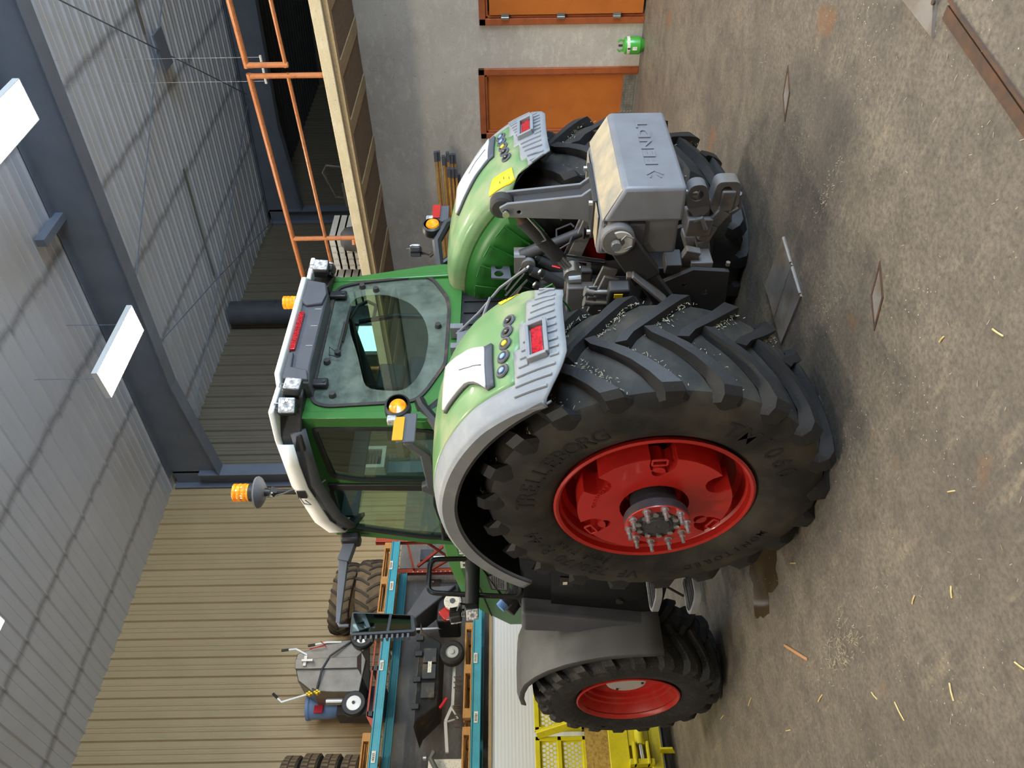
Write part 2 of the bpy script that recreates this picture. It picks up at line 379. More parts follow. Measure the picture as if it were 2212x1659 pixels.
# left wall (seen only in the cab glass), rear wall with the open doorway, far end wall
wl = sroot('wall_left'); MB().box(-8.3, -8.1, -9.2, YB+.3, 0, 8.5).build('wall_core', M['panel'], wl)
m = MB(); m.grid([[(y, x, z) for x, y in pr] for z in (0, 8.2)]); lm = m.mesh('wall_panel', M['panel'], 25)
for i in range(22): inst('wall_panel', lm, wl, (-8, -9+.915*i, 0))
wr = MB(); wr.box(-8.3, 1.4, -9.2, -9, 0, 7); wr.box(8.6, 25, -9.2, -9, 0, 7); wr.box(1.4, 8.6, -9.2, -9, 4.7, 7); struct(wr.build('wall_rear', M['panel']))
we = MB(); we.box(24.7, 25.2, -9.2, YB+.3, 0, 8.7); struct(we.build('wall_end', M['panel_shaded']))
# concrete wall with two doors
D2 = (4.50, 5.53, 2.21); D1 = (2.86, 3.92, 2.17)
w2 = MB()
w2.plate([(-9, 0), (D1[0], 0), (D1[0], D1[2]), (D1[1], D1[2]), (D1[1], 0), (D2[0], 0), (D2[0], D2[2]), (D2[1], D2[2]), (D2[1], 0), (YB, 0), (YB, 3.8), (-9, 3.8)], [], lambda u, v, w: (w, u, v), XR, XR+.3)
struct(w2.build('wall_right', M['concrete']))
cv = MB(); cv.prism([(XR, -9, 0), (XR, D1[0], 0), (XR, D1[0], .02), (XR, -9, .02)], (-.03, 0, 0)); struct(cv.build('baseboard_right', M['concrete']))
def door(name, D, ajar):
    r = sroot(name, (XR, D[0], 0)); w = D[1]-D[0]; hgt = D[2]; x = 0
    f = MB(); t = .085
    for a in ((0, t, 0, hgt), (w-t, w, 0, hgt), (0, w, hgt-t, hgt)): f.box(-.035, .16, a[0], a[1], a[2], a[3])
    f.build('door_frame', M['doorframe'], r, .006)
    f = MB(); t2 = .03
    for a in ((t, t+t2, 0, hgt-t), (w-t-t2, w-t, 0, hgt-t), (t, w-t, hgt-t-t2, hgt-t)): f.box(-.012, .16, a[0], a[1], a[2], a[3])
    f.build('door_stop', M['doorframe'], r, .004)
    l = MB()
    if ajar: l.box(-.05, -.01, t-.02, w-t-.05, .03, hgt-t-.05)
    else: l.box(.03, .075, t+t2, w-t-t2, .02, hgt-t-t2)
    l.build('door_leaf', M['door'], r, .004)
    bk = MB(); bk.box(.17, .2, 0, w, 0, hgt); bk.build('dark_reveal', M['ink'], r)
    if ajar:
        for z in (.37, 1.1, 1.83):
            q = MB(); q.box(-.062, -.045, w-t-.07, w-t+.005, z-.05, z+.05); q.cyl((-.06, w-t-.02, z-.05), (-.06, w-t-.02, z+.05), .009, n=8); q.build('hinge', M['zinc'], r)
    else:
        q = MB(); q.box(.022, .03, t+t2, w-t-t2, .02, .19); kp = q.build('kick_plate', M['tread'], r)
        s = MB()
        for i in range(22):
            for j in range(4): s.bar((.02, t+t2+.02+i*.037, .035+j*.042), (.02, t+t2+.038+i*.037, .05+j*.042), .008, .006, (1, 0, 0))
        o = s.build('raised_studs', M['tread'], kp); o['kind'] = 'stuff'
        q = MB(); q.box(-.01, .06, 0, w, 0, .018); q.build('threshold', M['zinc'], r)
    return r
door('door_1', D1, True); door('door_2', D2, False)
# mezzanine slab, soffit planks, side wall of the loft
sl = MB(); sl.box(8.77, 25, -9, YB, 3.86, 4.0); struct(sl.build('mezzanine_floor', M['slab'], None, .01))
sf = sroot('mezzanine_soffit')
lip = MB(); lip.box(8.80, 8.92, -9, YB, 3.795, 3.86); lip.build('edge_board', M['plankl'], sf)
rng = random.Random(3); y = -1.0; k = 0
while y < YB-.1:
    wide = rng.uniform(.55, .75) if k % 2 == 0 else .2
    q = MB(); x0 = 8.92
    dz = 0 if k % 2 == 0 else .012
    q.box(x0, XR, y, min(y+wide, YB)-.008, 3.80-dz, 3.85); q.build('soffit_plank', M['plankd'] if k % 2 == 0 else M['plankl'], sf); y += wide; k += 1
# ceiling sheets
ce = sroot('ceiling')
def ceil_profile(w, ribs, d):
    pr = []; p = w/ribs
    for i in range(ribs):
        o = i*p; pr += [(o, 0), (o+.014, d), (o+.034, d), (o+.048, 0), (o+p*.55, 0), (o+p*.57, d*.25), (o+p*.61, d*.25), (o+p*.63, 0)]
    return pr+[(w, 0)]
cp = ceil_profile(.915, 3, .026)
m = MB(); m.grid([[(x, y, zc(y)-z) for x, z in cp] for y in (-9, YB+.02)]); cm = m.mesh('ceiling_panel', M['ceil'], 25); cm2 = m.mesh('ceiling_panel', M['ceil_shaded'], 25)
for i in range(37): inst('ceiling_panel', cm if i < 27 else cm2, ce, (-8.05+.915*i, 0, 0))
rf = MB(); rf.grid([[(x, y, zc(y)+.25) for x in (-8.2, 25.2)] for y in (-9.2, YB+.3)]); struct(rf.build('roof', M['steel']))
# tapered rafter frames
def frame(x):
    r = sroot('rafter_beam', (x, 0, 0)); zt = zc
    dep = lambda y: .69+max(0, (y-8.6))*.11
    ys = (-9, 0, 6, 8.6, YB-.35)
    q = MB()
    q.grid([[(-.006, y, zt(y)-.03), (-.006, y, zt(y)-dep(y))] for y in ys]); q.grid([[(.006, y, zt(y)-.03), (.006, y, zt(y)-dep(y))] for y in ys]); q.build('web', M['steel'], r)
    q = MB()
    for y0, y1 in zip(ys, ys[1:]):
        q.prism([(-.12, y0, zt(y0)-dep(y0)), (.12, y0, zt(y0)-dep(y0)), (.12, y1, zt(y1)-dep(y1)), (-.12, y1, zt(y1)-dep(y1))], (0, 0, -.016))
    q.build('lower_flange', M['steel'], r)
    q = MB()
    for y0, y1 in zip(ys, ys[1:]):
        q.prism([(-.12, y0, zt(y0)-.035), (.12, y0, zt(y0)-.035), (.12, y1, zt(y1)-.035), (-.12, y1, zt(y1)-.035)], (0, 0, -.016))
    q.build('upper_flange', M['steel'], r)
    for y in (5.45, 0.5):
        q = MB(); q.box(-.6 if x < 10 else -.1, .1, y-.05, y+.05, zt(y)-.16, zt(y)-.035); q.build('purlin_brace', M['steel'], r)
    q = MB(); q.box(-.12, .12, YB-.42, YB-.4, 0, zt(YB)-.6); q.box(-.006, .006, YB-.4, YB-.06, 0, zt(YB)-.1); q.box(-.12, .12, YB-.06, YB-.04, 0, zt(YB)-.06)
    q.build('column', M['steel'], r)
for x in (-.3, 8.27, 16.65): frame(x)
def rod(name, pts, r=.011): struct(MB().tube(pts, r, 6).build(name, M['steel']))
rod('bracing_rod', [(8.4, 2.4, 7.3), (16.5, 7.75, 7.7)]); rod('bracing_rod', [(8.4, 8.35, 7.72), (12.4, 9.75, 7.9), (16.5, 11.15, 7.95)])
rod('bracing_rod', [(8.4, 11.2, 7.95), (12.5, 9.75, 7.88), (16.5, 8.0, 7.75)]); rod('bracing_rod', [(8.3, 8.0, 7.7), (12.6, 5.05, 7.55), (16.5, 2.2, 7.3)])
q = MB(); q.box(12.45, 12.85, 4.85, 5.45, 7.50, 7.53); struct(q.build('bracing_plate', M['steel']))
for y0, y1 in ((1.5, 4.8), (7.2, 9.65)):
    for dx in (0, .05): struct(MB().tube([(12.35+dx, y0, zc(y0)-.05), (12.35+dx, y1, zc(y1)-.05)], .014, 6).build('ceiling_conduit', M['zinc']))
q = MB(); q.box(11.65, 12.5, YB-.06, YB-.045, 3.9, 5.2); glow = q.build('glow_pane', M['reflglow']); struct(glow)  # added glowing pane and frame, in place of a doorway reflection in the cab glass
f = MB()
for a in ((11.58, 11.66, 3.85, 5.28), (12.48, 12.56, 3.85, 5.28), (11.58, 12.56, 5.2, 5.28)): f.box(a[0], a[1], YB-.08, YB-.04, a[2], a[3])
f.build('glow_pane_frame', M['white'], glow)
# lamps
def lamp(x, y, label):
    t = thing('ceiling_lamp', label, 'lamp', (x, y, 0), 0, 'hanging LED high bay lamps'); z = 6.78
    q = MB(); q.prism([(-.62, -.22, z+.09), (.62, -.22, z+.09), (.62, .22, z+.09), (-.62, .22, z+.09)], (0, 0, .03)); q.box(-.63, .63, -.225, -.217, z+.05, z+.12); q.box(-.63, .63, .217, .225, z+.05, z+.12); q.box(-.63, -.62, -.22, .22, z+.05, z+.12); q.box(.62, .63, -.22, .22, z+.05, z+.12); q.build('lamp_housing', M['white'], t)
    q = MB(); rows = []
    for i in range(7):
        a = -1+i/3; rows.append([(-.61, a*.215, z+.062+.022*a*a), (.61, a*.215, z+.062+.022*a*a)])
    q.grid(rows); q.build('lamp_diffuser', M['lamp'], t)
    q = MB()
    for sx in (-.5, .5): q.tube([(sx, 0, z+.1), (sx, 0, zc(y)-.03)], .004, 5)
    q.build('suspension_cable', M['steel'], t)
for x, nx in ((7.0, 'beside the main rafter'), (2.8, 'over the open floor'), (-2.2, 'near the side wall')):
    for y, ny in ((6.65, 'third from the doorway'), (3.6, 'second from the doorway'), (.4, 'nearest the doorway'), (-3.5, 'inside the doorway')):
        lamp(x, y, f'bright white hanging high bay lamp {nx}, {ny}' if x != 7.0 else {6.65: 'fully visible glaring white lamp hanging beside the grey rafter above the tractor', 3.6: 'glaring white lamp cut off by the photo edge beside the grey rafter'}.get(y, f'bright white hanging high bay lamp {nx}, {ny}'))
# flue pipe at the back wall
t = thing('flue_pipe', 'tall grey round flue pipe standing against the dark back wall above the loft', 'pipe', (12.66, 10.95, 0))
q = MB(); q.cyl((0, 0, 4.0), (0, 0, 8.0), .27, n=24); q.build('pipe', M['greydark'], t); q = MB(); q.cyl((0, 0, 6.98), (0, 0, 7.02), .278, n=24); q.build('joint_band', M['greydark'], t)

# guard rails
def railing(ya, yb, posts, label, mid_cap=False):
    t = thing('guard_railing', label, 'railing', (8.84, 0, 0), 0, 'orange tube guard railings on the loft edge')
    MB().tube([(0, ya, 4.89), (0, yb, 4.89)], .034, 10).build('top_rail', M['rail'], t)
    MB().tube([(0, ya, 4.43), (0, yb, 4.43)], .024, 8).build('middle_rail', M['rail'], t)
    for y, z0 in posts: MB().tube([(0, y, z0), (0, y, 4.80), (0, y, 4.88)], [.032, .032, .036], 10).build('post', M['rail'], t)
railing(1.2, 3.83, [(1.3, 4.0), (3.80, 4.40)], 'orange tube guard railing on the loft edge, its last post cut short above the concrete')
railing(3.90, 10.6, [(3.93, 4.0), (6.27, 4.0), (8.9, 4.0)], 'long orange tube guard railing whose posts reach down to the concrete loft edge')
tag(MB().cyl((8.86, 6.25, 4.03), (8.80, 6.36, 4.03), .03, n=10, cap=False).build('pipe_stub', M['rail']), 'short orange pipe stub at the foot of a railing post', 'pipe')
tag(MB().tube([(9.3, 3.88, 4.85), (9.3, 4.23, 4.86)], .016, 8).tube([(9.3, 3.9, 4.86), (9.3, 3.9, 7.56)], .002, 4).tube([(9.3, 4.2, 4.86), (9.3, 4.2, 7.58)], .002, 4).build('white_tube', M['crate']), 'short pale tube hanging in the dark behind the orange railing posts', 'tube')
# things stored on the loft
def tray(y, z, label):
    t = thing('stacking_tray', label, 'tray', (9.75, y, z), 0, 'pale plastic trays stacked on the loft')
    q = MB(); q.box(-.3, .3, -.3, .3, 0, .012); q.box(-.3, -.28, -.3, .3, 0, .1); q.box(.28, .3, -.3, .3, 0, .1); q.box(-.28, .28, .28, .3, 0, .1); q.box(-.28, .28, -.3, -.28, 0, .1); q.build('tray_body', M['crate'], t)
    for i in range(5): q = MB(); q.box(-.33, -.3, -.27+i*.12, -.2+i*.12, .012, .088); q.build('rib', M['crate'], t)
for k in range(5): tray(7.0, 4.0+k*.115, f'pale grey plastic tray, {["lowest","second","third","fourth","topmost"][k]} of the stack on the loft nearest the end railing post')
for k in range(6): tray(7.75, 4.0+k*.115, f'pale grey plastic tray, {["lowest","second","third","fourth","fifth","topmost"][k]} of the taller stack on the loft behind the cab corner')
q = MB(); q.lathe([(0, .17), (.1, .19), (.24, .17), (.3, .1), (.31, 0)], (9.2, 6.55, 4.0), 'z', 18); tag(q.build('covered_machine', M['cover'], None), 'charcoal covered lump standing on the loft edge beside the pale trays', 'cover')
q = MB(); q.tube([(9.4, 5.5, 4.0), (9.4, 5.45, 4.35), (9.4, 5.55, 4.42), (9.4, 5.95, 4.3), (9.4, 6.0, 4.05)], .02, 8); q.box(9.35, 9.6, 5.7, 6.1, 4.0, 4.18); tag(q.build('dark_machine', M['black'], None, .01), 'black machine with a tube handle in the shadow behind the orange railing', 'machine')
# poles along the concrete wall
polesp = [(5.54, 2.87), (5.56, 2.83)]+[(5.66, 2.77), (5.63, 2.71), (5.69, 2.66), (5.72, 2.62), (5.80, 2.76), (5.80, 2.70), (5.84, 2.65), (5.87, 2.60), (6.02, 2.645), (6.02, 2.605), (6.05, 2.57)]
for k, (y, z) in enumerate(polesp):
    lab = ['wooden pole with a grey tip, alone at the top of the wall rack', 'wooden pole just under the topmost one on the concrete wall'][k] if k < 2 else f'wooden pole with a grey tip in the wall bundle, number {k-1} down from the bundle top'
    lab = lab if k < 2 else f'grey tipped wooden pole, {["first","second","third","fourth","fifth","sixth","seventh","eighth","ninth","tenth","last"][k-2]} from the longest end of the bundle on the concrete wall'
    t = thing('wooden_pole', lab, 'pole', (9.885+.05*(k % 7), y, z), 0, 'grey tipped wooden poles on the concrete wall')
    MB().cyl((0, .14, 0), (0, 2.4, 0), .021, n=10).build('shaft', M['stick'], t); q = MB(); q.box(-.024, .024, 0, .15, -.024, .024); q.build('tip', M['greydark'], t, .004)
q = MB()
for y in (6.6, 7.4):
    q.box(9.9, XR, y, y+.05, 2.50, 2.53); q.box(9.9, 9.93, y, y+.05, 2.5, 2.62)
tag(q.build('pole_bracket', M['irond']), 'dark steel wall brackets holding the wooden poles', 'bracket')
# green gas bottle
t = thing('gas_bottle', 'small green gas bottle on the floor by the concrete wall between the doors', 'gas bottle', (10.06, 4.14, 0))
MB().lathe([(.0, .075), (.03, .09), (.06, .112), (.22, .112), (.255, .10), (.275, .05), (.28, 0)], (0, 0, 0), 'z', 24).build('bottle_body', M['gasgreen'], t)
MB().lathe([(.19, .1132), (.23, .1132)], (0, 0, 0), 'z', 24).build('paper_band', M['paper'], t)
q = MB(); q.box(-.115, -.112, -.025, .02, .10, .16); q.build('sticker', M['paper'], t)
q = MB(); q.box(-.116, -.113, -.012, .008, .19, .225); q.build('printed_text', M['ink'], t)
q = MB(); q.cyl((0, 0, .27), (0, 0, .33), .014, n=10); q.box(-.02, .02, -.006, .006, .315, .325); q.build('valve', M['irond'], t)
for sy in (-1, 1): MB().bar((0, sy*.06, .26), (0, sy*.075, .32), .05, .008, (0, 1, 0)).bar((0, sy*.075, .315), (0, sy*.05, .345), .05, .008, (0, 1, 0)).build('handle', M['gasgreen'], t)
q = MB(); q.box(10.20, 10.255, 5.62, 5.66, 1.25, 1.5); tag(q.build('caulking_tube', M['white']), 'white and red tube against the orange door behind the fender', 'tube')

# ================================================================== things on the floor
def fpoly(name, pts, z0, z1, mt, label, cat, bevel=.002):
    q = MB(); q.prism([(p[0], p[1], z0) for p in pts], (0, 0, z1-z0)); return tag(q.build(name, mt, None, bevel), label, cat)
t = thing('floor_plate', 'grey steel cover plate lying on the floor behind the rear wheel', 'plate', (0, 0, 0))
q = MB(); q.prism([(4.11, 2.96, 0), (3.86, 3.005, 0), (3.86, 3.46, 0), (4.16, 3.42, 0)], (0, 0, .012)); q.build('plate_half', M['floorplate'], t)
q = MB(); q.prism([(3.85, 3.005, 0), (3.6, 3.05, 0), (3.64, 3.5, 0), (3.85, 3.46, 0)], (0, 0, .014)); q.build('plate_half', M['floorplate'], t)
for p0, p1 in (((4.1, 2.965, .012), (3.88, 3.0, .012)), ((3.84, 3.01, .012), (3.62, 3.045, .012))): MB().cyl(p0, p1, .009, n=8).build('hinge', M['floorplate'], t)
for cx, cy, sx, sy, lab in ((2.86, 2.43, .06, .15, 'rusty diamond steel insert in the floor nearest the rear wheel'), (4.72, 2.27, .09, .10, 'rusty diamond steel insert in the floor farther from the rear wheel')):
    t = thing('floor_insert', lab, 'floor insert', (cx, cy, 0), 0, 'rusty diamond inserts in the floor')
    a = R(25); dd = [( sx*1.0, 0), (0, sy), (-sx, 0), (0, -sy)] if cx < 4 else [(sx, -sy*.9), (.03, .03), (-sx, sy*.9), (-.03, -.03)]
    dd = [(.14*math.cos(R(125)), .14*math.sin(R(125))), (.05*math.cos(R(35)), .05*math.sin(R(35))), (-.14*math.cos(R(125)), -.14*math.sin(R(125))), (-.05*math.cos(R(35)), -.05*math.sin(R(35)))]
    q = MB(); q.plate([(x*1.25, y*1.25) for x, y in dd], [dd], lambda u, v, w: (u, v, w), 0, .006); q.build('rim', M['rust'], t)
    q = MB(); q.prism([(x, y, 0) for x, y in dd], (0, 0, .003)); q.build('centre_plate', M['floorplate'], t)
t = thing('floor_channel', 'rusty steel channel edge crossing the floor at the picture corner', 'channel', (0, 0, 0))
q = MB(); q.prism([(3.24, 1.19, 0), (2.3, 1.31, 0), (2.3, 1.36, 0), (3.24, 1.245, 0)], (0, 0, .008)); q.build('steel_strip', M['rust'], t)
q = MB(); q.prism([(3.24, 1.165, 0), (2.3, 1.285, 0), (2.3, 1.295, 0), (3.24, 1.175, 0)], (0, 0, .014)); q.build('raised_edge', M['rust'], t)
t = thing('trench_cover', 'dark scratched steel trench cover at the corner of the floor', 'cover', (0, 0, 0))
q = MB(); q.prism([(3.255, 1.325, 0), (3.62, 1.30, 0), (3.9, 1.10, 0), (3.36, 1.19, 0)], (0, 0, .016)); q.build('cover_plate', M['floorplate'], t)
MB().cyl((3.33, 1.21, .016), (3.33, 1.21, .026), .012, n=10).build('bolt', M['rust'], t)
# wet patch
q = MB(); pts = []
for k in range(40):
    a = 2*PI*k/40; rr = 1+.22*math.sin(3*a+1)+.12*math.sin(7*a)+.06*math.sin(13*a); pts.append((2.78+.36*rr*math.cos(a)*.8, 5.02+.32*rr*math.sin(a), .001))
q.prism(pts, (0, 0, .002)); o = tag(q.build('wet_patch', M['wet'], None), 'dark wet patch on the floor by the rear wheel', 'puddle'); o['kind'] = 'stuff'
rng = random.Random(11)
straws = [(2.05, 1.93, .07, 20), (1.8, 2.6, .05, 60), (1.62, 3.2, .05, 110), (2.3, 2.2, .04, 80), (1.45, 3.9, .06, 35), (1.7, 4.6, .09, 95), (1.3, 3.7, .1, 15), (1.5, 2.9, .05, 140), (2.5, 4.4, .1, 60), (1.2, 3.2, .07, 160), (1.75, 5.3, .09, 75), (2.2, 6.0, .12, 100), (1.1, 2.7, .06, 40), (2.4, 6.9, .12, 85)]
for k, (x, y, l, a) in enumerate(straws):
    dx, dy = math.cos(R(a))*l/2, math.sin(R(a))*l/2
    lab = f'single piece of straw on the bare floor, {["nearest the photo corner","beside the rusty insert","second beside the rusty insert","short one near the insert","below the big rear tyre","beyond the rear tyre","long pale one in the open floor","small one in the open floor","beside the rear wheel","in front of the wet patch","left of the wet patch","beyond the wet patch","by the photo edge","farthest one by the front wheel"][k]}'
    q = MB(); q.tube([(x-dx, y-dy, .004), (x, y, .006), (x+dx, y+dy, .004)], .0035, 5); tag(q.build('straw_piece', M['straw']), lab, 'straw', 'straw pieces on the floor')
q = MB(); q.bar((1.95, 4.62, .008), (2.18, 4.93, .008), .018, .012); tag(q.build('wood_splinter', M['wood'], None, .003), 'reddish wood splinter lying on the floor in front of the steps', 'wood splinter')
q = MB()
def flake(q, x, y, z, l, n=None):
    a = rng.uniform(0, PI); dx, dy = math.cos(a)*l/2, math.sin(a)*l/2; w = .0022
    q.add([(x-dx-w*dy/l, y-dy+w*dx/l, z), (x-dx+w*dy/l, y-dy-w*dx/l, z), (x+dx+w*dy/l, y+dy-w*dx/l, z+.003), (x+dx-w*dy/l, y+dy+w*dx/l, z+.003)], [(0, 1, 2, 3)])
for _ in range(520): flake(q, rng.uniform(.8, 4.4), rng.uniform(1.2, 7.5), .003, rng.uniform(.006, .028))
for _ in range(160): flake(q, rng.gauss(1.78, .07), rng.gauss(4.1, .16), rng.uniform(.003, .015), rng.uniform(.012, .045))
for _ in range(70): flake(q, rng.gauss(3.72, .05), rng.gauss(2.42, .13), rng.uniform(.003, .01), rng.uniform(.008, .02))
o = tag(q.build('loose_chaff', M['chaff'], None, smooth=0), 'pale chaff and straw bits strewn over the concrete floor', 'chaff'); o['kind'] = 'stuff'

ht = thing('wall_heater', 'pale louvred unit heater on the back wall seen through the cab windows', 'heater', (8.24, 10.7, 4.08))
q = MB(); q.plate([(-.24, 0), (.24, 0), (.24, .72), (-.24, .72)], [[(-.17, .07), (.17, .07), (.17, .62), (-.17, .62)]], lambda u, v, w: (u, w, v), -.18, .14); q.build('heater_case', M['crate'], ht, bevel=.008)
MB().box(-.17, .17, .02, .04, .07, .62).build('dark_core', M['ink'], ht)
for k in range(9): MB().bar((-.17, -.13, .10+k*.06), (.17, -.13, .10+k*.06), .004, .045, (0, -.6, .8)).build('louvre', M['greydark'], ht)

# ================================================================== THE TRACTOR
TX, TY = 3.93, 3.73
T = thing('tractor', 'large green tractor with red wheels and a grey roofed cab parked in the hall', 'tractor', (TX, TY, 0))
def P(mb, name, mt, parent=None, **k): return mb.build(name, mt, parent or T, **k)
rng = random.Random(5)
# ---- wheels
def make_lug(st, side, w, zmin):
    """one lug bar: stations (x_top, r_top, x_base, r_base, angle); side = which half of the tread"""
    q = MB(); rows = []
    for (xt, rt, xb, rb, a, wt, wbs) in st:
        row = []
        for x, r, hw in ((xb, rb, -wbs), (xt, rt, -wt), (xt, rt, wt), (xb, rb, wbs)):
            an = a+hw/max(r, .3); row.append(Vector((side*x, r*math.cos(an), r*math.sin(an))))
        rows.append(row)
    q.grid(rows)
    for row, rv in ((rows[0], 0), (rows[-1], 1)): q.add(row, [(0, 1, 2, 3) if rv else (3, 2, 1, 0)])
    return q
def make_tyre(name, cx, cy, cz, Rm, hw, bead, nl, out, lugst, mt, mside, lead, letters=(), base_parent=None, group=None):
    par = base_parent or T
    d = Rm-.058
    half = [(hw*.86, bead-.01), (hw*.97, bead+.035), (hw*1.075, bead+(d-bead)*.28), (hw*1.085, bead+(d-bead)*.5), (hw*1.045, bead+(d-bead)*.75), (hw*.95, d-.055), (hw*.7, d-.02), (hw*.35, d-.005)]
    prof = [(-x, r) for x, r in half]+[(0, d)]+[(x, r) for x, r in reversed(half)]
    q = MB(); q.lathe(prof, (0, 0, 0), 'x', 72)
    q.v = [(p[0], p[1], max(p[2], .004-cz)) for p in q.v]
    o = q.build(name, mside, par); o.location = (cx, cy, cz)
    sh = {}
    for side in (-1, 1):
        key = side; base = make_lug(lugst, side, .04, 0)
        me = base.mesh('lug', mt, 25)
        for k in range(nl):
            a = 2*PI*(k+(.5 if side == 1 else 0))/nl+lead
            rot = Matrix.Rotation(a, 4, 'X'); low = min((rot @ Vector(p)).z for p in base.v)+cz
            if low < .001:
                z = MB(); z.f = list(base.f)
                for p in base.v:
                    w = rot @ Vector(p); w.z = max(w.z, .001-cz); z.v.append(tuple(rot.inverted() @ w))
                mm = z.mesh('lug', mt, 25)
            else: mm = me
            inst('lug', mm, o, (0, 0, 0), (a, 0, 0))
    for (txt, size, rad, ac, pitch) in letters:
        q = MB()
        for i, ch in enumerate(txt):
            if ch == ' ': continue
            v, f = text_mb(ch, size, .003, 1.0, size*.006); al = R(ac+(i-(len(txt)-1)/2)*pitch)
            ra = Vector((0, -math.sin(al), math.cos(al))); ta = Vector((0, -math.cos(al), -math.sin(al)))
            xx = -hw*1.083
            q.add([Vector((xx-p.z, 0, 0))+ra*(rad+p.y)+ta*p.x for p in v], f)
        l = q.build('sidewall_lettering', M['letter'], o, smooth=0); l['kind'] = 'stuff'
    return o
RL = [(-.045, 1.081, -.06, 1.018, -.045, .030, .042), (.01, 1.084, .0, 1.02, -.01, .036, .048), (.09, 1.082, .09, 1.02, .085, .038, .05), (.18, 1.076, .18, 1.018, .175, .040, .054), (.27, 1.064, .27, 1.005, .255, .045, .062), (.335, 1.046, .325, .97, .31, .05, .075), (.366, 1.008, .335, .93, .325, .05, .092), (.372, .95, .345, .90, .325, .042, .095), (.364, .885, .352, .875, .32, .014, .06)]
FLG = [(-.03, .852, -.04, .80, -.03, .026, .036), (.02, .853, .01, .80, .01, .030, .042), (.10, .849, .10, .798, .11, .032, .044), (.19, .84, .19, .79, .20, .035, .05), (.26, .825, .25, .765, .26, .042, .058), (.305, .795, .29, .74, .285, .045, .068), (.318, .745, .30, .715, .29, .044, .07), (.318, .69, .308, .68, .29, .03, .055)]
LET = [('TRELLEBORG', .145, .765, 32, 6.4), ('TM1060', .155, .765, 135, 8.2), ('VF 750/70 R 44', .125, .775, 306, 5.0), ('BLUE TIRE', .055, .665, 308, 4.0), ('MONITORED', .075, .765, 225, 5.4)]
CXR, HZ = 1.055, 1.0; CXF, HF, FY = 1.125, .842, 3.03
tl = make_tyre('tyre', -CXR, 0, HZ, 1.084, .345, .59, 21, 1, RL, M['rubber'], M['sidewall'], .10, LET)
tr = make_tyre('tyre', CXR, 0, HZ, 1.084, .345, .59, 21, 1, RL, M['rubber'], M['sidewall'], .02)
fl_ = make_tyre('tyre', -CXF, FY, HF, .854, .298, .455, 20, 1, FLG, M['rubber2'], M['rubber2'], .05, [('TM1000', .07, .60, 300, 8)])
fr_ = make_tyre('tyre', CXF, FY, HF, .854, .298, .455, 20, 1, FLG, M['rubber2'], M['rubber2'], .12)
# chaff stuck between the lugs
def tyre_chaff(o, n, Rm, hw, amin, amax, seed):
    rg = random.Random(seed); q = MB()
    for _ in range(n):
        x = rg.choice((-1, 1))*hw*abs(rg.uniform(.05, .97)); band = math.floor(rg.uniform(0, 21))
        side = 1 if x > 0 else -1
        a0 = .30*abs(x)/hw; a = 2*PI*(band+(.5 if side == 1 else 0))/21+(.10 if seed == 1 else .02)+a0+abs(rg.gauss(0, .035))+.055
        a = (a-amin) % (2*PI)+amin
        if a > amax: continue
        r = Rm-.055-.055*max(0, (abs(x)/hw-.7)/.3)**2*1.0+rg.uniform(0, .006); c, s_ = math.cos(a), math.sin(a)
        t1 = Vector((0, -s_, c)); t0 = Vector((1, 0, 0)); th = rg.uniform(0, PI); l = rg.uniform(.005, .020); w = .0014
        dd = (t0*math.cos(th)+t1*math.sin(th)); nn = (t1*math.cos(th)-t0*math.sin(th)); p = Vector((x, r*c, r*s_)); up = Vector((0, c, s_))*rg.uniform(-.004, .006)
        q.add([p-dd*l/2-nn*w-up, p-dd*l/2+nn*w-up, p+dd*l/2+nn*w+up, p+dd*l/2-nn*w+up], [(0, 1, 2, 3)])
    b = q.build('stuck_chaff', M['chaff'], o, smooth=0); b['kind'] = 'stuff'
tyre_chaff(tl, 3800, 1.084, .345, R(80), R(262), 1); tyre_chaff(tr, 2000, 1.084, .345, R(120), R(262), 2)
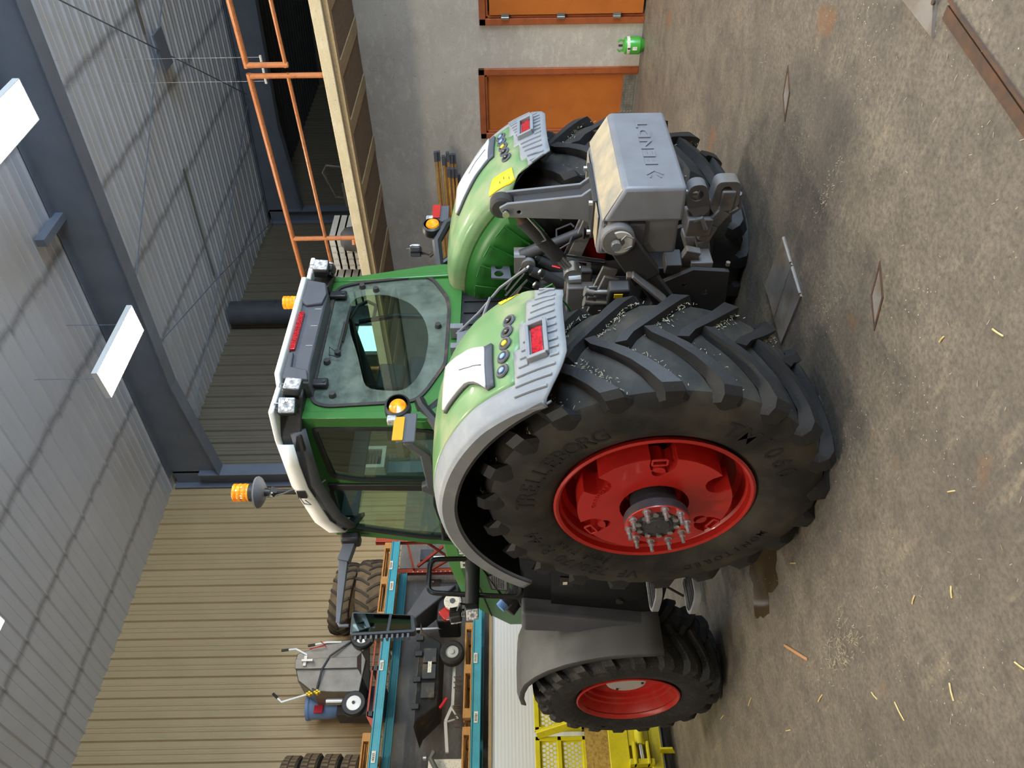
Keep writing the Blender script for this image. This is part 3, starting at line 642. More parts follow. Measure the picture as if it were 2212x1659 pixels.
def rear_rim(s):
    r = thing_part = bpy.data.objects.new('rim', MB().lathe([(-.30, .56), (-.338, .566), (-.348, .582), (-.34, .596), (-.325, .592), (-.30, .575), (-.30, .56), (-.285, .548), (-.22, .54), (-.19, .515), (-.03, .505), (.02, .49), (.05, .17), (.05, .05)], (0, 0, 0), 'x', 72).mesh('rim', M['red'])); C.objects.link(r); r.parent = T
    r.location = (s*CXR, 0, HZ)
    if s > 0: r.rotation_euler = (0, 0, PI)
    # cast wheel weight with six notches and three holes
    out = []
    ro, nd, nw = .455, .105, R(9.5)
    for k in range(6):
        a = R(60*k+30); 
        for i in range(7):
            b = a-R(30)+nw+(R(60)-2*nw)*i/6; out.append((ro*math.cos(b), ro*math.sin(b)))
        b = a+R(30); c0 = Vector((math.cos(b), math.sin(b))); t0 = Vector((-math.sin(b), math.cos(b))); hw = ro*math.sin(nw)
        for i in range(7):
            th = PI*i/6; p = c0*(ro-nd+hw*.55-hw*math.sin(th)*.9)-t0*hw*math.cos(th); out.append((p.x, p.y))
    holes = [circle(0, 0, .205, 28)]+[circle(.335*math.cos(R(a)), .335*math.sin(R(a)), .04, 14) for a in (177, 57, 297)]
    q = MB(); q.plate(out, holes, lambda u, v, w: (w, u, v), -.362, -.20); w = q.build('wheel_weight', M['red'], r, .012, 2)
    for a in (177, 57, 297):
        ca, sa = math.cos(R(a)), math.sin(R(a)); c0 = Vector((-.366, .428*ca, .428*sa)); tt = Vector((0, -sa, ca)); rr = Vector((0, ca, sa))
        q = MB(); q.bar(c0-tt*.042+rr*.022, c0+tt*.042+rr*.022, .012, .012, (1, 0, 0)).bar(c0-tt*.042-rr*.022, c0+tt*.042-rr*.022, .012, .012, (1, 0, 0)).bar(c0-tt*.042-rr*.022, c0-tt*.042+rr*.022, .012, .012, (1, 0, 0)).bar(c0+tt*.042-rr*.022, c0+tt*.042+rr*.022, .012, .012, (1, 0, 0)); q.build('cast_frame', M['red'], r, .003)
    if s < 0:
        q = MB(); 
        for i, ch in enumerate('GRASDORF'):
            v, f = text_mb(ch, .036, .003); al = R(1+i*5)
            ra = Vector((0, -math.sin(al), math.cos(al))); ta = Vector((0, -math.cos(al), -math.sin(al)))
            q.add([Vector((-.364-p.z, 0, 0))+ra*(.36+p.y)+ta*p.x for p in v], f)
        q.build('cast_lettering', M['red'], r, smooth=0)
    h = bpy.data.objects.new('hub', MB().lathe([(.04, .15), (-.10, .15), (-.11, .138), (-.36, .138), (-.39, .15), (-.43, .188), (-.485, .19), (-.49, .186)], (0, 0, 0), 'x', 40).mesh('hub', M['hub'])); C.objects.link(h); h.parent = T; h.location = r.location; h.rotation_euler = r.rotation_euler
    MB().lathe([(-.484, .19), (-.492, .188), (-.494, .135), (-.484, .135)], (0, 0, 0), 'x', 40).build('red_flange', M['red'], h)
    MB().lathe([(-.486, .137), (-.489, .09), (-.497, .085), (-.499, .07), (-.505, .068), (-.507, .012), (-.50, .0)], (0, 0, 0), 'x', 40).build('end_cap', M['hub'], h)
    sm = MB(); sm.lathe([(-.492, .024), (-.50, .0245), (-.502, .017), (-.53, .017), (-.531, .011), (-.568, .011), (-.57, .0)], (0, 0, 0), 'x', 12); sme = sm.mesh('stud', M['zinc'])
    bm_ = MB(); bm_.lathe([(-.488, .017), (-.503, .017), (-.504, 0)], (0, 0, 0), 'x', 10); bme = bm_.mesh('bolt_head', M['zinc'])
    for k in range(10):
        a = 2*PI*k/10+.12; inst('stud', sme, h, (0, .166*math.cos(a), .166*math.sin(a)))
        inst('bolt_head', bme, h, (0, .112*math.cos(a+.3), .112*math.sin(a+.3)))
rear_rim(-1); rear_rim(1)
for s in (-1, 1):
    prof = [(-.265, .425), (-.285, .435), (-.298, .447), (-.292, .459), (-.278, .456), (-.265, .44), (-.255, .425), (-.23, .415), (-.18, .405), (-.17, .39), (-.14, .385), (-.13, .365), (-.09, .36), (-.08, .33), (-.06, .30), (-.05, .16), (-.05, .02)]
    r = bpy.data.objects.new('rim', MB().lathe(prof, (0, 0, 0), 'x', 64).mesh('rim', M['redrim'])); C.objects.link(r); r.parent = T; r.location = (s*CXF, FY, HF)
    if s > 0: r.rotation_euler = (0, 0, PI)
    MB().lathe([(-.05, .182), (-.135, .18), (-.14, .176), (-.142, 0)], (0, 0, 0), 'x', 40).build('hub_disc', M['crate'], r)
    bo = MB().cyl((-.14, 0, 0), (-.152, 0, 0), .012, n=8).mesh('hub_bolt', M['irond'])
    for k in range(3): inst('hub_bolt', bo, r, (0, .145*math.cos(2.1*k+.5), .145*math.sin(2.1*k+.5)))
# ---- rear fenders
def surf(phi, t):
    """outer skin: t 0..1 from the outer lip to the inner edge -> (|lx|, r)"""
    ph = math.degrees(phi)
    k = max(0, min(1, (ph-70)/60)); kk = max(0, (ph-128)/25)
    lipw = 1.0
    pts = [(1.452, 1.165), (1.474, 1.18), (1.476, 1.25), (1.455, 1.272), (1.40, 1.292), (1.30, 1.312), (1.12, 1.326), (.92, 1.328), (.74, 1.320), (.63, 1.300), (.575, 1.268), (.552, 1.225), (.548, 1.17)]
    x = t*(len(pts)-1); i = min(int(x), len(pts)-2); f = x-i
    lx = pts[i][0]*(1-f)+pts[i+1][0]*f; r = pts[i][1]*(1-f)+pts[i+1][1]*f
    if ph < 95: r -= .085*((95-ph)/49)**1.5
    if t > .12: r += -.060*kk*(1 if t < .95 else .6)
    li = .548+max(0, ph-135)*.0105
    if lx < .64 and ph > 135: r += (1.296-.06*kk-r)*min(1, (ph-135)/8)
    if lx < 1.0: lx = li+(lx-.548)*(1.0-li)/(1.0-.548)
    return lx, r
NPH, NTT = 60, 37
def fpt(s, ph, t, off=0.):
    lx, r = surf(ph, t); r += off; d = math.degrees(ph)
    if d > 138: ph -= R((7.5*max(0, (lx-1.22)/.25)**1.6)*(d-138)/15.5)
    return (s*lx, r*math.cos(ph), HZ+r*math.sin(ph))
def fender(s):
    phs = [R(42+(153.8-42)*i/(NPH-1)) for i in range(NPH)]; ts = [i/(NTT-1) for i in range(NTT)]
    g, gr = MB(), MB(); V = [[fpt(s, ph, t) for t in ts] for ph in phs]
    for i in range(NPH-1):
        for j in range(NTT-1):
            ph = math.degrees(phs[i]+phs[i+1])/2; lx = surf(phs[i], (ts[j]+ts[j+1])/2)[0]
            lim = 1.43-.11*max(0, min(1, (ph-70)/35))
            grey = (ts[j] < .16) or (lx > lim) or ph > 144.8-(lx-.80)*10
            q = gr if grey else g
            q.add([V[i][j], V[i][j+1], V[i+1][j+1], V[i+1][j]], [(0, 1, 2, 3)])
    def weld(q, name, m):
        me = bpy.data.meshes.new(name); me.from_pydata([tuple(p) for p in q.v], [], q.f)
        bm = bmesh.new(); bm.from_mesh(me); bmesh.ops.remove_doubles(bm, verts=bm.verts, dist=1e-4); bmesh.ops.recalc_face_normals(bm, faces=bm.faces); bm.to_mesh(me); bm.free()
        me.materials.append(m); me.shade_smooth(); me.set_sharp_from_angle(angle=R(42))
        o = bpy.data.objects.new(name, me); C.objects.link(o); o.parent = T
        md = o.modifiers.new('thick', 'SOLIDIFY'); md.thickness = .012; md.offset = -1; return o
    fg = weld(g, 'fender', M['dustgreen']); fe = weld(gr, 'fender_edge', M['grey'])
    # inner wall with pressed ribs
    q = MB(); rows = []
    for ph in [p for p in phs if p < R(136)]:
        ph2 = ph; lx, r = surf(ph, 1.0); a, b_ = math.cos(ph), math.sin(ph)
        rows.append([(s*.548, r*a, HZ+r*b_), (s*.50, (r-.10)*a, HZ+(r-.10)*b_), (s*.49, .62*a, max(HZ+.62*b_, 1.3))])
    q.grid(rows); P(q, 'fender_inner_wall', M['darkgreen'], solid=.01)
    q = MB(); q.grid([[fpt(s, ph, t, -.022) for t in (.09, .2, .35, .5, .65, .8, .92)] for ph in phs[::2]]); P(q, 'fender_liner', M['black'], smooth=60)
    for k in range(6):
        ph = R(96+10*k); q = MB(); L = []
        for i, (rr, dp) in enumerate(((1.10, -6), (1.10, 3), (.86, 2), (.86, -4))):
            a = ph+R(dp*.6); L.append((s*(.478), rr*math.cos(a), HZ+rr*math.sin(a)))
        q.tube(L[:3], .007, 6); q.build('pressed_rib', M['darkgreen'], T)
    # ribbed tail
    for k in range(15):
        lx = .66+k*.053
        st_a = 146.3-(lx-.80)*10
        if .97 < lx < 1.25: spans = ((st_a, 144.3), (149.9, 152.0))
        else: spans = ((st_a, 151.8),)
        for a0, a1 in spans:
            if a1-a0 < .6: continue
            q = MB(); L = []
            for i in range(5):
                ph = R(a0+(a1-a0)*i/4)
                tt = next(t for t in [j/400 for j in range(400, -1, -1)] if surf(ph, t)[0] >= lx-.0 or t == 0); p = Vector(fpt(s, ph, tt, .003)); L.append(p)
            q.tube(L, .0085, 6); q.build('rib', M['grey'], fe)
    # lamp, reflector, buttons, label
    def on(lx, ph, off=0.):
        tt = min(range(401), key=lambda j: abs(surf(R(ph), j/400)[0]-lx))/400; return Vector(fpt(s, R(ph), tt, off))
    def patch(corners, off, name, m, n=8, solid=.02, parent=None):
        (l0, p0), (l1, p1), (l2, p2), (l3, p3) = corners; rows = []
        for i in range(n+1):
            u = i/n; rows.append([on((l0*(1-v)+l1*v)*(1-u)+(l3*(1-v)+l2*v)*u, (p0*(1-v)+p1*v)*(1-u)+(p3*(1-v)+p2*v)*u, off) for v in [j/n for j in range(n+1)]])
        q = MB(); q.grid(rows); return q.build(name, m, parent or T, solid=solid, smooth=40)
    def edge(v, pad):                                       # lens outline from its lower edge (v=0) to its tapered top (v=1)
        ph = 133-17.6*v; out = 1.14+.14*max(0, 1-v/.42)**1.7; inn = .99-.185*v**.85; return ph, inn-pad, out+pad
    def lens(pad, off, v0, v1, name, m, par):
        rows = []
        for i in range(11):
            v = v0+(v1-v0)*i/10; ph, a_, b_ = edge(max(0, min(1, v)), pad); ph = 133-17.6*v
            rows.append([on(a_*(1-u)+b_*u, ph, off) for u in [j/8 for j in range(9)]])
        q = MB(); q.grid(rows); return q.build(name, m, par, solid=.02, smooth=40)
    fr = lens(.010, .010, -.11, 1.03, 'lamp_bezel', M['greydark'], T)
    lens(0, .024, 0, 1, 'lamp_lens', M['lens'], fr)
    q = MB(); q.tube([on(1.12-.10*i/6, 132.5-8*i/6, .036) for i in range(7)], .0035, 5); q.build('lens_seam', M['greydark'], fr)
    c0, c1, c2, c3 = on(1.0, 144.8, .012), on(1.235, 144.8, .012), on(1.235, 149.4, .012), on(1.0, 149.4, .012)
    h = MB(); 
    for a, b_ in ((c0, c1), (c1, c2), (c2, c3), (c3, c0)): h.bar(a, b_, .022, .05, (0, -1, .2))
    h.build('reflector_housing', M['grey'], T, bevel=.004)
    nrm = Vector((0, -.95, .3)); ins = .03
    q = MB(); q.prism([on(1.022, 145.6, .004), on(1.212, 145.6, .004), on(1.212, 148.4, .004), on(1.022, 148.4, .004)], nrm*.012); q.build('red_reflector', M['redlens'], T, bevel=.002)
    for k, (lx, z) in enumerate(((.864, 1.821), (.948, 1.833), (1.03, 1.845), (1.122, 1.86), (1.214, 1.873))):
        ph = 139.6-.55*k; p = on(lx, ph, .004); n = (on(lx, ph, .05)-p).normalized()
        a = n.orthogonal().normalized(); b_ = n.cross(a)
        q = MB(); ring = [p+(a*math.cos(2*PI*i/16)+b_*math.sin(2*PI*i/16))*.034 for i in range(16)]; q.tube(ring, .009, 6, True)
        bu = q.build('button_ring', M['greydark'], T)
        q = MB(); q.cyl(p-n*.004, p+n*.004, .034, n=16); q.build('button_cup', M['black'], bu)
        q = MB(); q.cyl(p, p+n*.012, .017, n=14); q.build('push_button', (M['black'], M['black'], M['yellow'], M['drum'], M['drum'])[k], bu)
        q = MB(); q.bar(p+n*.0125-a*.008, p+n*.0125+a*.008, .003, .003); q.build('button_mark', M['paper'], bu)
    q = patch([(.575, 134), (.66, 136.5), (.62, 141.2), (.555, 141.2)] if s < 0 else [(.60, 131), (.72, 134), (.72, 141), (.60, 141)], .004, 'warning_label', M['yellow'], 5, .003)
    for i in range(3):
        p = on((.60 if s < 0 else .64)+.02*(i % 2), 136.2+1.6*i, .008); mk = MB(); mk.bar(p+Vector((-.012, 0, 0)), p+Vector((.012, 0, 0)), .004, .004); mk.build('label_print', M['ink'], q)
fender(-1); fender(1)

# ---- cab
RY_ = -.05
rear_hole = [(.508, 3.184), (.607, 3.157), (.66, 3.02), (.735, 2.497), (.69, 2.42), (.464, 2.296), (.315, 2.275), (-.257, 2.277), (-.49, 2.385), (-.565, 2.43), (-.612, 2.49), (-.643, 3.055), (-.61, 3.145), (-.545, 3.184)]
rear_out = [(.70, 3.22), (.86, 2.50), (.885, 2.32), (.79, 2.281), (.627, 2.20), (-.10, 2.20), (-.56, 2.24), (-.70, 2.28), (-.78, 2.40), (-.745, 2.55), (-.725, 3.22)]
fy = lambda y: (lambda u, v, w: (u, y+w, v))
rh = smooth_poly(rear_hole, .05, 3)
q = MB(); q.plate(smooth_poly(rear_out, .03, 2), [rh], fy(RY_), 0, .07); P(q, 'rear_cab_frame', M['green'], bevel=.012)
q = MB(); q.plate(rh, [offset_poly(rh, -.024)], fy(RY_), -.014, .03); sl_ = P(q, 'rear_window_seal', M['seal'])
gi = offset_poly(rh, -.022)
# the wiper has cleaned a fan of the glass
WP = Vector((-.14, 3.05)); fan = []
cl = [(-.12, 2.92), (.10, 3.0), (.36, 3.05), (.50, 3.01), (.525, 2.78), (.41, 2.575), (.23, 2.465), (.03, 2.42), (-.25, 2.435), (-.41, 2.49), (-.50, 2.57), (-.47, 2.82)]
fan = smooth_poly(cl, .08, 3)
q = MB(); q.plate(gi, [fan], fy(RY_), .002, .006); P(q, 'rear_window', M['glass_rear'], smooth=0)
q = MB(); q.plate(fan, [], fy(RY_), .002, .006); P(q, 'wiped_window_area', M['glass_clear'], smooth=0)
for lx in (-.435, .485):
    q = MB(); q.box(lx-.035, lx+.035, RY_-.045, RY_-.012, 3.07, 3.20); hb = q.build('window_hinge', M['black'], T, bevel=.012); MB().cyl((lx, RY_-.05, 3.095), (lx, RY_-.04, 3.095), .012, n=10).build('hinge_screw', M['irond'], hb)
for a, b_ in ((.605, 2.97), (.565, 2.86), (.14, 2.36), (-.215, 3.115), (-.53, 3.03)): MB().cyl((a, RY_-.03, b_), (a, RY_+.0, b_), .02, .026, n=14).build('glass_fixing', M['irond'], T)
q = MB(); q.tube([(-.14, RY_-.025, 3.05), (.02, RY_-.035, 3.04), (.16, RY_-.04, 3.035)], .010, 6); q.tube([(-.02, RY_-.02, 3.035), (.36, RY_-.02, 3.025)], .009, 5); q.cyl((-.14, RY_-.04, 3.05), (-.14, RY_, 3.05), .022, n=12)
q.tube([(-.14, RY_-.03, 3.06), (-.10, RY_-.04, 3.11), (-.18, RY_-.04, 3.10), (-.19, RY_-.03, 3.03)], .004, 5); P(q, 'rear_wiper', M['black'])
MB().tube([(.30, RY_+.06, 3.04), (.47, RY_+.07, 3.0), (.52, RY_+.07, 2.93), (.47, RY_+.07, 2.86), (.30, RY_+.06, 2.86)], .014, 8).build('window_handle', M['black'], T)
# side walls with window openings
def sx(s, z): return s*(.765-.035*max(0, (z-2.5)/.7))
def fx(s): return lambda u, v, w: (sx(s, v)+s*(-w), u, v)
side_out = [(-.055, 3.22), (-.075, 2.30), (.05, 1.75), (.62, 1.35), (1.45, 1.35), (1.50, 2.10), (1.44, 2.5), (1.32, 3.24)]
h1 = smooth_poly([(.035, 3.16), (.58, 3.13), (.625, 2.95), (.64, 1.95), (.50, 1.75), (.22, 1.95), (.03, 2.38), (.015, 2.6)], .05, 3)
h2 = smooth_poly([(.70, 3.165), (1.235, 3.175), (1.36, 2.55), (1.40, 2.1), (1.38, 1.6), (.75, 1.6), (.70, 2.1)], .05, 3)
for s in (-1, 1):
    hs = [h1, h2] if s < 0 else [smooth_poly([(.035, 3.16), (1.235, 3.175), (1.36, 2.55), (1.40, 2.1), (1.38, 1.6), (.30, 1.75), (.03, 2.38), (.015, 2.6)], .05, 3)]
    q = MB(); q.plate(side_out, hs, fx(s), 0, .06); P(q, 'cab_side_frame', M['green'], bevel=.01)
    for hh, nm in (zip(hs, ('quarter_window', 'door_window')) if s < 0 else ((hs[0], 'side_window'),)):
        q = MB(); q.plate(hh, [offset_poly(hh, -.03)], fx(s), -.008, .03); P(q, nm+'_seal', M['black'])
        q = MB(); q.plate(offset_poly(hh, -.025), [], fx(s), .004, .008); P(q, nm, M['glass_side'], smooth=0)
    if s > 0: continue
    q = MB(); q.bar((sx(s, 3.16)-s*-.012, .672, 3.16), (sx(s, 1.5)-s*-.012, .672, 1.5), .045, .02, (s, 0, 0)); P(q, 'door_pillar', M['black'], bevel=.006)
q = MB()
for s in (-1, 1): q.bar((s*.71, 1.30, 3.22), (s*.72, 1.47, 2.15), .07, .05)
q.bar((-.7, 1.46, 2.12), (.7, 1.46, 2.12), .08, .06); q.bar((-.7, 1.31, 3.2), (.7, 1.31, 3.2), .06, .06); P(q, 'windscreen_frame', M['green'], bevel=.01)
q = MB(); q.grid([[(-.68, 1.31, 3.18), (.68, 1.31, 3.18)], [(-.69, 1.47, 2.15), (.69, 1.47, 2.15)]]); P(q, 'windscreen', M['glass_side'], smooth=0)
q = MB(); q.box(-.72, .72, .0, 1.42, 1.36, 1.42); P(q, 'cab_floor', M['skin'])
q = MB(); q.box(-.68, .68, -.02, .02, 1.38, 2.21); rp = P(q, 'rear_bulkhead', M['black'])
for k in range(9):
    q = MB(); q.box(-.6+k*.13, -.585+k*.13, -.035, -.02, 1.5, 2.18); q.build('bulkhead_rib', M['black'], rp)
q = MB(); q.box(-.66, .66, .02, 1.3, 3.19, 3.21); P(q, 'headliner', M['skin'])
# inside: seat, armrest, steering column, screens
q = MB(); q.box(-.26, .26, .48, .98, 1.92, 2.06); P(q, 'seat_cushion', M['seat'], bevel=.05, seg=3)
q = MB(); q.bar((0, .48, 2.0), (0, .36, 2.62), .46, .12, (0, 1, 0)); P(q, 'seat_back', M['seat'], bevel=.04, seg=3)
q = MB(); q.bar((0, .35, 2.64), (0, .33, 2.84), .26, .08, (0, 1, 0)); P(q, 'headrest', M['seat'], bevel=.03, seg=3)
q = MB(); q.box(.30, .42, .45, .95, 2.15, 2.28); q.box(.36, .40, .9, 1.0, 2.2, 2.6); P(q, 'armrest_console', M['black'], bevel=.02)
q = MB(); q.box(.22, .50, .97, 1.0, 2.42, 2.66); P(q, 'terminal_screen', M['black'], bevel=.01)
q = MB(); q.bar((0, 1.3, 1.7), (0, 1.1, 2.2), .12, .10); P(q, 'steering_column', M['black'], bevel=.02)
ring = [(.2*math.cos(2*PI*i/24), 1.08+.06*math.sin(2*PI*i/24), 2.25+.19*math.sin(2*PI*i/24)) for i in range(24)]
q = MB(); q.tube(ring, .016, 6, True); q.bar((-.2, 1.08, 2.25), (.2, 1.08, 2.25), .03, .02); P(q, 'steering_wheel', M['black'])
MB().tube([(.58, .25, 2.3), (.60, .24, 2.75), (.6, .3, 3.05)], .02, 8).build('inner_grab_bar', M['black'], T)
q = MB(); q.box(-.55, -.48, .1, .6, 2.1, 2.35); P(q, 'side_console', M['skin'], bevel=.02)
# ---- roof
dz = lambda y: -.13*max(0, (y-.25)/1.05)**2
def roofpts(k=1.0, front=1.30): return [(.50*k, -.245), (.56*k, -.185), (.80*k, -.20), (.85*k, .02), (.875*k, .5), (.85*k, .95), (.78*k, 1.2), (.6*k, front), (0, front+.05)]
def full(p): return p+[(-x, y) for x, y in reversed(p[:-1])]
rp_ = full(roofpts())
q = MB(); q.plate(rp_, [], lambda u, v, w: (u, v, w+dz(v)+(.012 if abs(u) < .55 else 0)), 3.338, 3.372); P(q, 'roof_cap', M['white'], bevel=.012, seg=3)
q = MB(); q.plate(full([(x*.80, max(min(y, 1.1), -.1)) for x, y in roofpts()]), [], lambda u, v, w: (u, v, w+dz(v)), 3.37, 3.40); P(q, 'roof_crown', M['white'], bevel=.02, seg=3)
for s in (-1, 1):
    sk = [(.865, .06), (.882, .5), (.858, .95), (.79, 1.2), (.61, 1.315)]
    q = MB(); rows = []
    for z in (3.352, 3.30, 3.255): rows.append([(s*(x+.004), y, z+dz(y)*(1.0+.25*(3.352-z)/.1)) for x, y in [(.855, .06), (.87, .25)]+sk[1:]])
    q.grid(rows); P(q, 'roof_side_skirt', M['white'], solid=.012, smooth=50)
    q = MB(); rows = []
    for z in (3.27, 3.175): rows.append([(s*(x-.02-.35*(3.27-z)), y-.0, z+dz(y)*1.15) for x, y in [(.835, .0), (.85, .25)]+sk[1:]])
    q.grid(rows); P(q, 'roof_underside_band', M['greydark'], solid=.03, smooth=50)
q = MB(); q.box(-.62, .62, 1.24, 1.27, 3.06, 3.22); P(q, 'roof_front_band', M['greydark'])
q = MB(); q.box(-.72, .72, -.02, 1.2, 3.20, 3.335); P(q, 'roof_body', M['black'])
# rear roof panel with the stop light
q = MB(); q.plate([(.50, 3.335), (.47, 3.20), (.33, 3.17), (-.40, 3.175), (-.55, 3.155), (-.52, 3.335)], [], fy(-.20), 0, .18); rpan = P(q, 'rear_roof_panel', M['greydark'], bevel=.012)
q = MB(); q.plate([(.49, 3.33), (.455, 3.20), (.34, 3.172), (.22, 3.19), (.205, 3.30), (.24, 3.335)], [], fy(-.225), 0, .03); q.build('raised_cover', M['greydark'], rpan, bevel=.008)
q = MB(); q.plate([(-.28, 3.30), (-.42, 3.29), (-.45, 3.18), (-.54, 3.16), (-.52, 3.33), (-.28, 3.33)], [], fy(-.225), 0, .03); q.build('raised_cover', M['greydark'], rpan, bevel=.008)
q = MB(); q.box(.135, -.25, -.222, -.20, 3.298, 3.338); st_ = P(q, 'stop_light', M['redlens'], bevel=.006)
for k in range(22):
    for j in range(2):
        q = MB(); q.cyl((-.235+k*.0168, -.222, 3.309+j*.018), (-.235+k*.0168, -.227, 3.309+j*.018), .0068, .004, 8); o = q.build('led_dot', M['redlens'], st_)
for x in (.18, .0, -.2): q = MB(); q.box(x-.002, x+.002, -.205, -.198, 3.19, 3.235); q.build('panel_seam', M['crate'], rpan)
def worklight(p, yaw, size=.105, tilt=8, name='work_light'):
    o = bpy.data.objects.new(name, None); C.objects.link(o); o.parent = T
    q = MB(); h = size/2; q.box(-h, h, 0, .06, -h, h); b = q.build(name, M['black'], T, bevel=.016, seg=3); bpy.data.objects.remove(o)
    b.location = p; b.rotation_euler = (R(tilt), 0, R(yaw))
    q = MB(); q.box(-h*.88, h*.88, -.012, .004, -h*.88, h*.88); l = q.build('led_lens', M['ledlens'], b, bevel=.012, seg=3)
    q = MB()
    for i in range(4): q.box(-h*.8+i*h*.5, -h*.8+i*h*.5+.008, .055, .085, -h*.8, h*.8)
    q.build('cooling_fins', M['black'], b)
    for i in range(8):
        a = 2*PI*i/8; q = MB(); q.cyl((h*.52*math.cos(a), -.016, h*.52*math.sin(a)), (h*.52*math.cos(a), -.012, h*.52*math.sin(a)), h*.19, n=8); q.build('led_cell', M['lens'], b)
    q = MB(); q.tube([(-h*.3, .02, h), (-h*.3, .02, h+.025), (h*.3, .02, h+.025), (h*.3, .02, h)], .004, 5); q.build('latch', M['zinc'], b)
    return b
worklight((-.625, -.27, 3.232), 6, .115); worklight((-.745, -.20, 3.262), -30, .115)
worklight((.605, -.27, 3.250), -6, .115); worklight((.70, -.20, 3.225), 52, .115)
for s in (-1, 1):
    q = MB(); q.plate([(.50, -.15), (.70, -.10), (.82, .02), (.84, .16), (.5, .1)], [], lambda u, v, w: (s*u, v, w), 3.20, 3.335); P(q, 'lamp_recess', M['black'], bevel=.01)
def beacon(p, r, h, stem, disc):
    x, y, z = p
    q = MB(); q.lathe([(0, r*.98), (.05, r)], p, 'z', 24); P(q, 'beacon_base', M['black'])
    q = MB(); q.lathe([(.05, r*.96), (.05+h*.75, r*.94), (.05+h*.92, r*.8), (.05+h, r*.45), (.05+h, 0)], p, 'z', 24); bl = P(q, 'beacon_lens', M['amber'])
    q = MB(); q.lathe([(.07, r*.6), (.05+h*.5, r*.62), (.05+h*.7, 0)], p, 'z', 12)
    for k in range(3): MB().lathe([(.07+k*h*.28, r*.985), (.08+k*h*.28, r*1.0), (.09+k*h*.28, r*.985)], p, 'z', 24).build('lens_band', M['amber'], bl)
    if disc: P(MB().lathe([(-.055, .03), (-.05, .06), (-.022, r*1.62), (-.008, r*1.75), (.004, r*1.7), (.006, 0)], p, 'z', 28), 'beacon_foot', M['greydark'])
BX, BY = -.87, .56
beacon((BX, BY, 3.615), .064, .125, 0, True)
q = MB(); q.cyl((BX, BY, 3.56), (BX, BY, 3.52), .03, .024, 14); q.box(BX-.02, BX+.02, BY-.02, BY+.02, 3.47, 3.53); q.cyl((BX-.03, BY, 3.51), (BX+.03, BY, 3.51), .022, n=12); q.cyl((BX, BY, 3.30), (BX, BY, 3.50), .019, n=12); q.box(BX-.03, BX+.06, BY-.04, BY+.04, 3.27, 3.33); P(q, 'beacon_pole', M['black'])
q = MB(); q.cyl((BX-.03, BY-.035, 3.50), (BX-.03, BY+.02, 3.54), .006, n=6); q.cyl((BX-.035, BY, 3.51), (BX-.045, BY, 3.51), .012, n=8); P(q, 'wing_bolt', M['zinc'])
MB().tube([(BX-.03, BY, 3.48), (BX-.035, BY-.03, 3.42), (BX-.02, BY-.05, 3.36), (BX-.01, BY-.05, 3.28), (BX+.02, BY-.03, 3.20), (BX+.06, BY-.05, 3.14)], .0055, 6).tube([(BX-.02, BY+.02, 3.33), (BX-.06, BY+.06, 3.29), (BX-.05, BY+.09, 3.25), (BX-.03, BY+.06, 3.29)], .004, 5).build('beacon_cable', M['hose'], T)
beacon((.38, -.10, 3.375), .05, .10, 0, False); P(MB().lathe([(-.03, .06), (.0, .062), (.004, .05)], (.38, -.10, 3.375), 'z', 20), 'beacon_foot', M['black'])
# ---- grab rail behind the cab, linkage plate
q = MB(); q.tube([(-.02, -.12, 2.215), (.06, -.25, 2.05), (.12, -.42, 1.90), (.10, -.60, 1.72)], .011, 6); q.tube([(-.16, -.12, 2.205), (-.10, -.25, 2.05), (.09, -.36, 1.97)], .011, 6); q.box(-.18, .02, -.14, -.11, 2.13, 2.21); q.box(-.2, -.15, -.16, -.06, 2.16, 2.25); q.box(.0, .05, -.16, -.06, 2.17, 2.26); P(q, 'rear_grab_rail', M['wt'])
# ---- marker light arms beside the cab
def marker(cx, cy, cz, sg, col):
    q = MB(); q.lathe([(-.01, .072), (.0, .088), (.05, .092), (.075, .08), (.08, 0)], (0, 0, 0), 'y', 24); b = q.build('marker_lamp', M['black'], T, smooth=40); b.location = (cx, cy, cz); b.scale = (1.08, 1, .92)
    q = MB(); q.lathe([(-.022, 0), (-.018, .03), (-.008, .055), (.004, .062)], (0, 0, 0), 'y', 22); o = q.build('amber_lens', M['amber'], b); o.location = (sg*.012, 0, -.004)
    x0, x1 = sorted((cx+sg*.085, cx+sg*.13)); q = MB(); q.box(x0, x1, cy-.005, cy+.05, cz-.005, cz+.055); P(q, 'clear_lamp', M['ledlens'], bevel=.008)
    x0, x1 = sorted((cx+sg*.06, cx+sg*.29)); q = MB(); q.box(x0, x1, cy+.01, cy+.03, cz-.13, cz-.02); P(q, 'marker_bracket', M['greydark'], bevel=.006)
    x0, x1 = sorted((cx+sg*.10, cx+sg*.285)); q = MB(); q.box(x0, x1, cy-.002, cy+.008, cz-.058, cz+.008); P(q, 'marker_reflector', col, bevel=.002)
marker(-.775, -.22, 2.555, -1, mat('amber_reflector', (212, 158, 10), .4))
q = MB(); q.bar((-1.05, -.19, 2.465), (-.90, .12, 2.40), .035, .07); q.bar((-.90, .12, 2.40), (-.83, .58, 2.40), .035, .07); P(q, 'marker_bar', M['greydark'], bevel=.008)
q = MB(); q.tube([(-.60, -.06, 2.44), (-.66, -.07, 2.42), (-.76, -.05, 2.34), (-.86, -.02, 2.28)], .038, 8); q.tube([(-.66, -.03, 2.38), (-.60, -.04, 2.32), (-.57, -.04, 2.29)], .028, 8); P(q, 'fender_bracket_arm', M['black'])
marker(1.24, -.18, 2.46, 1, M['red'])
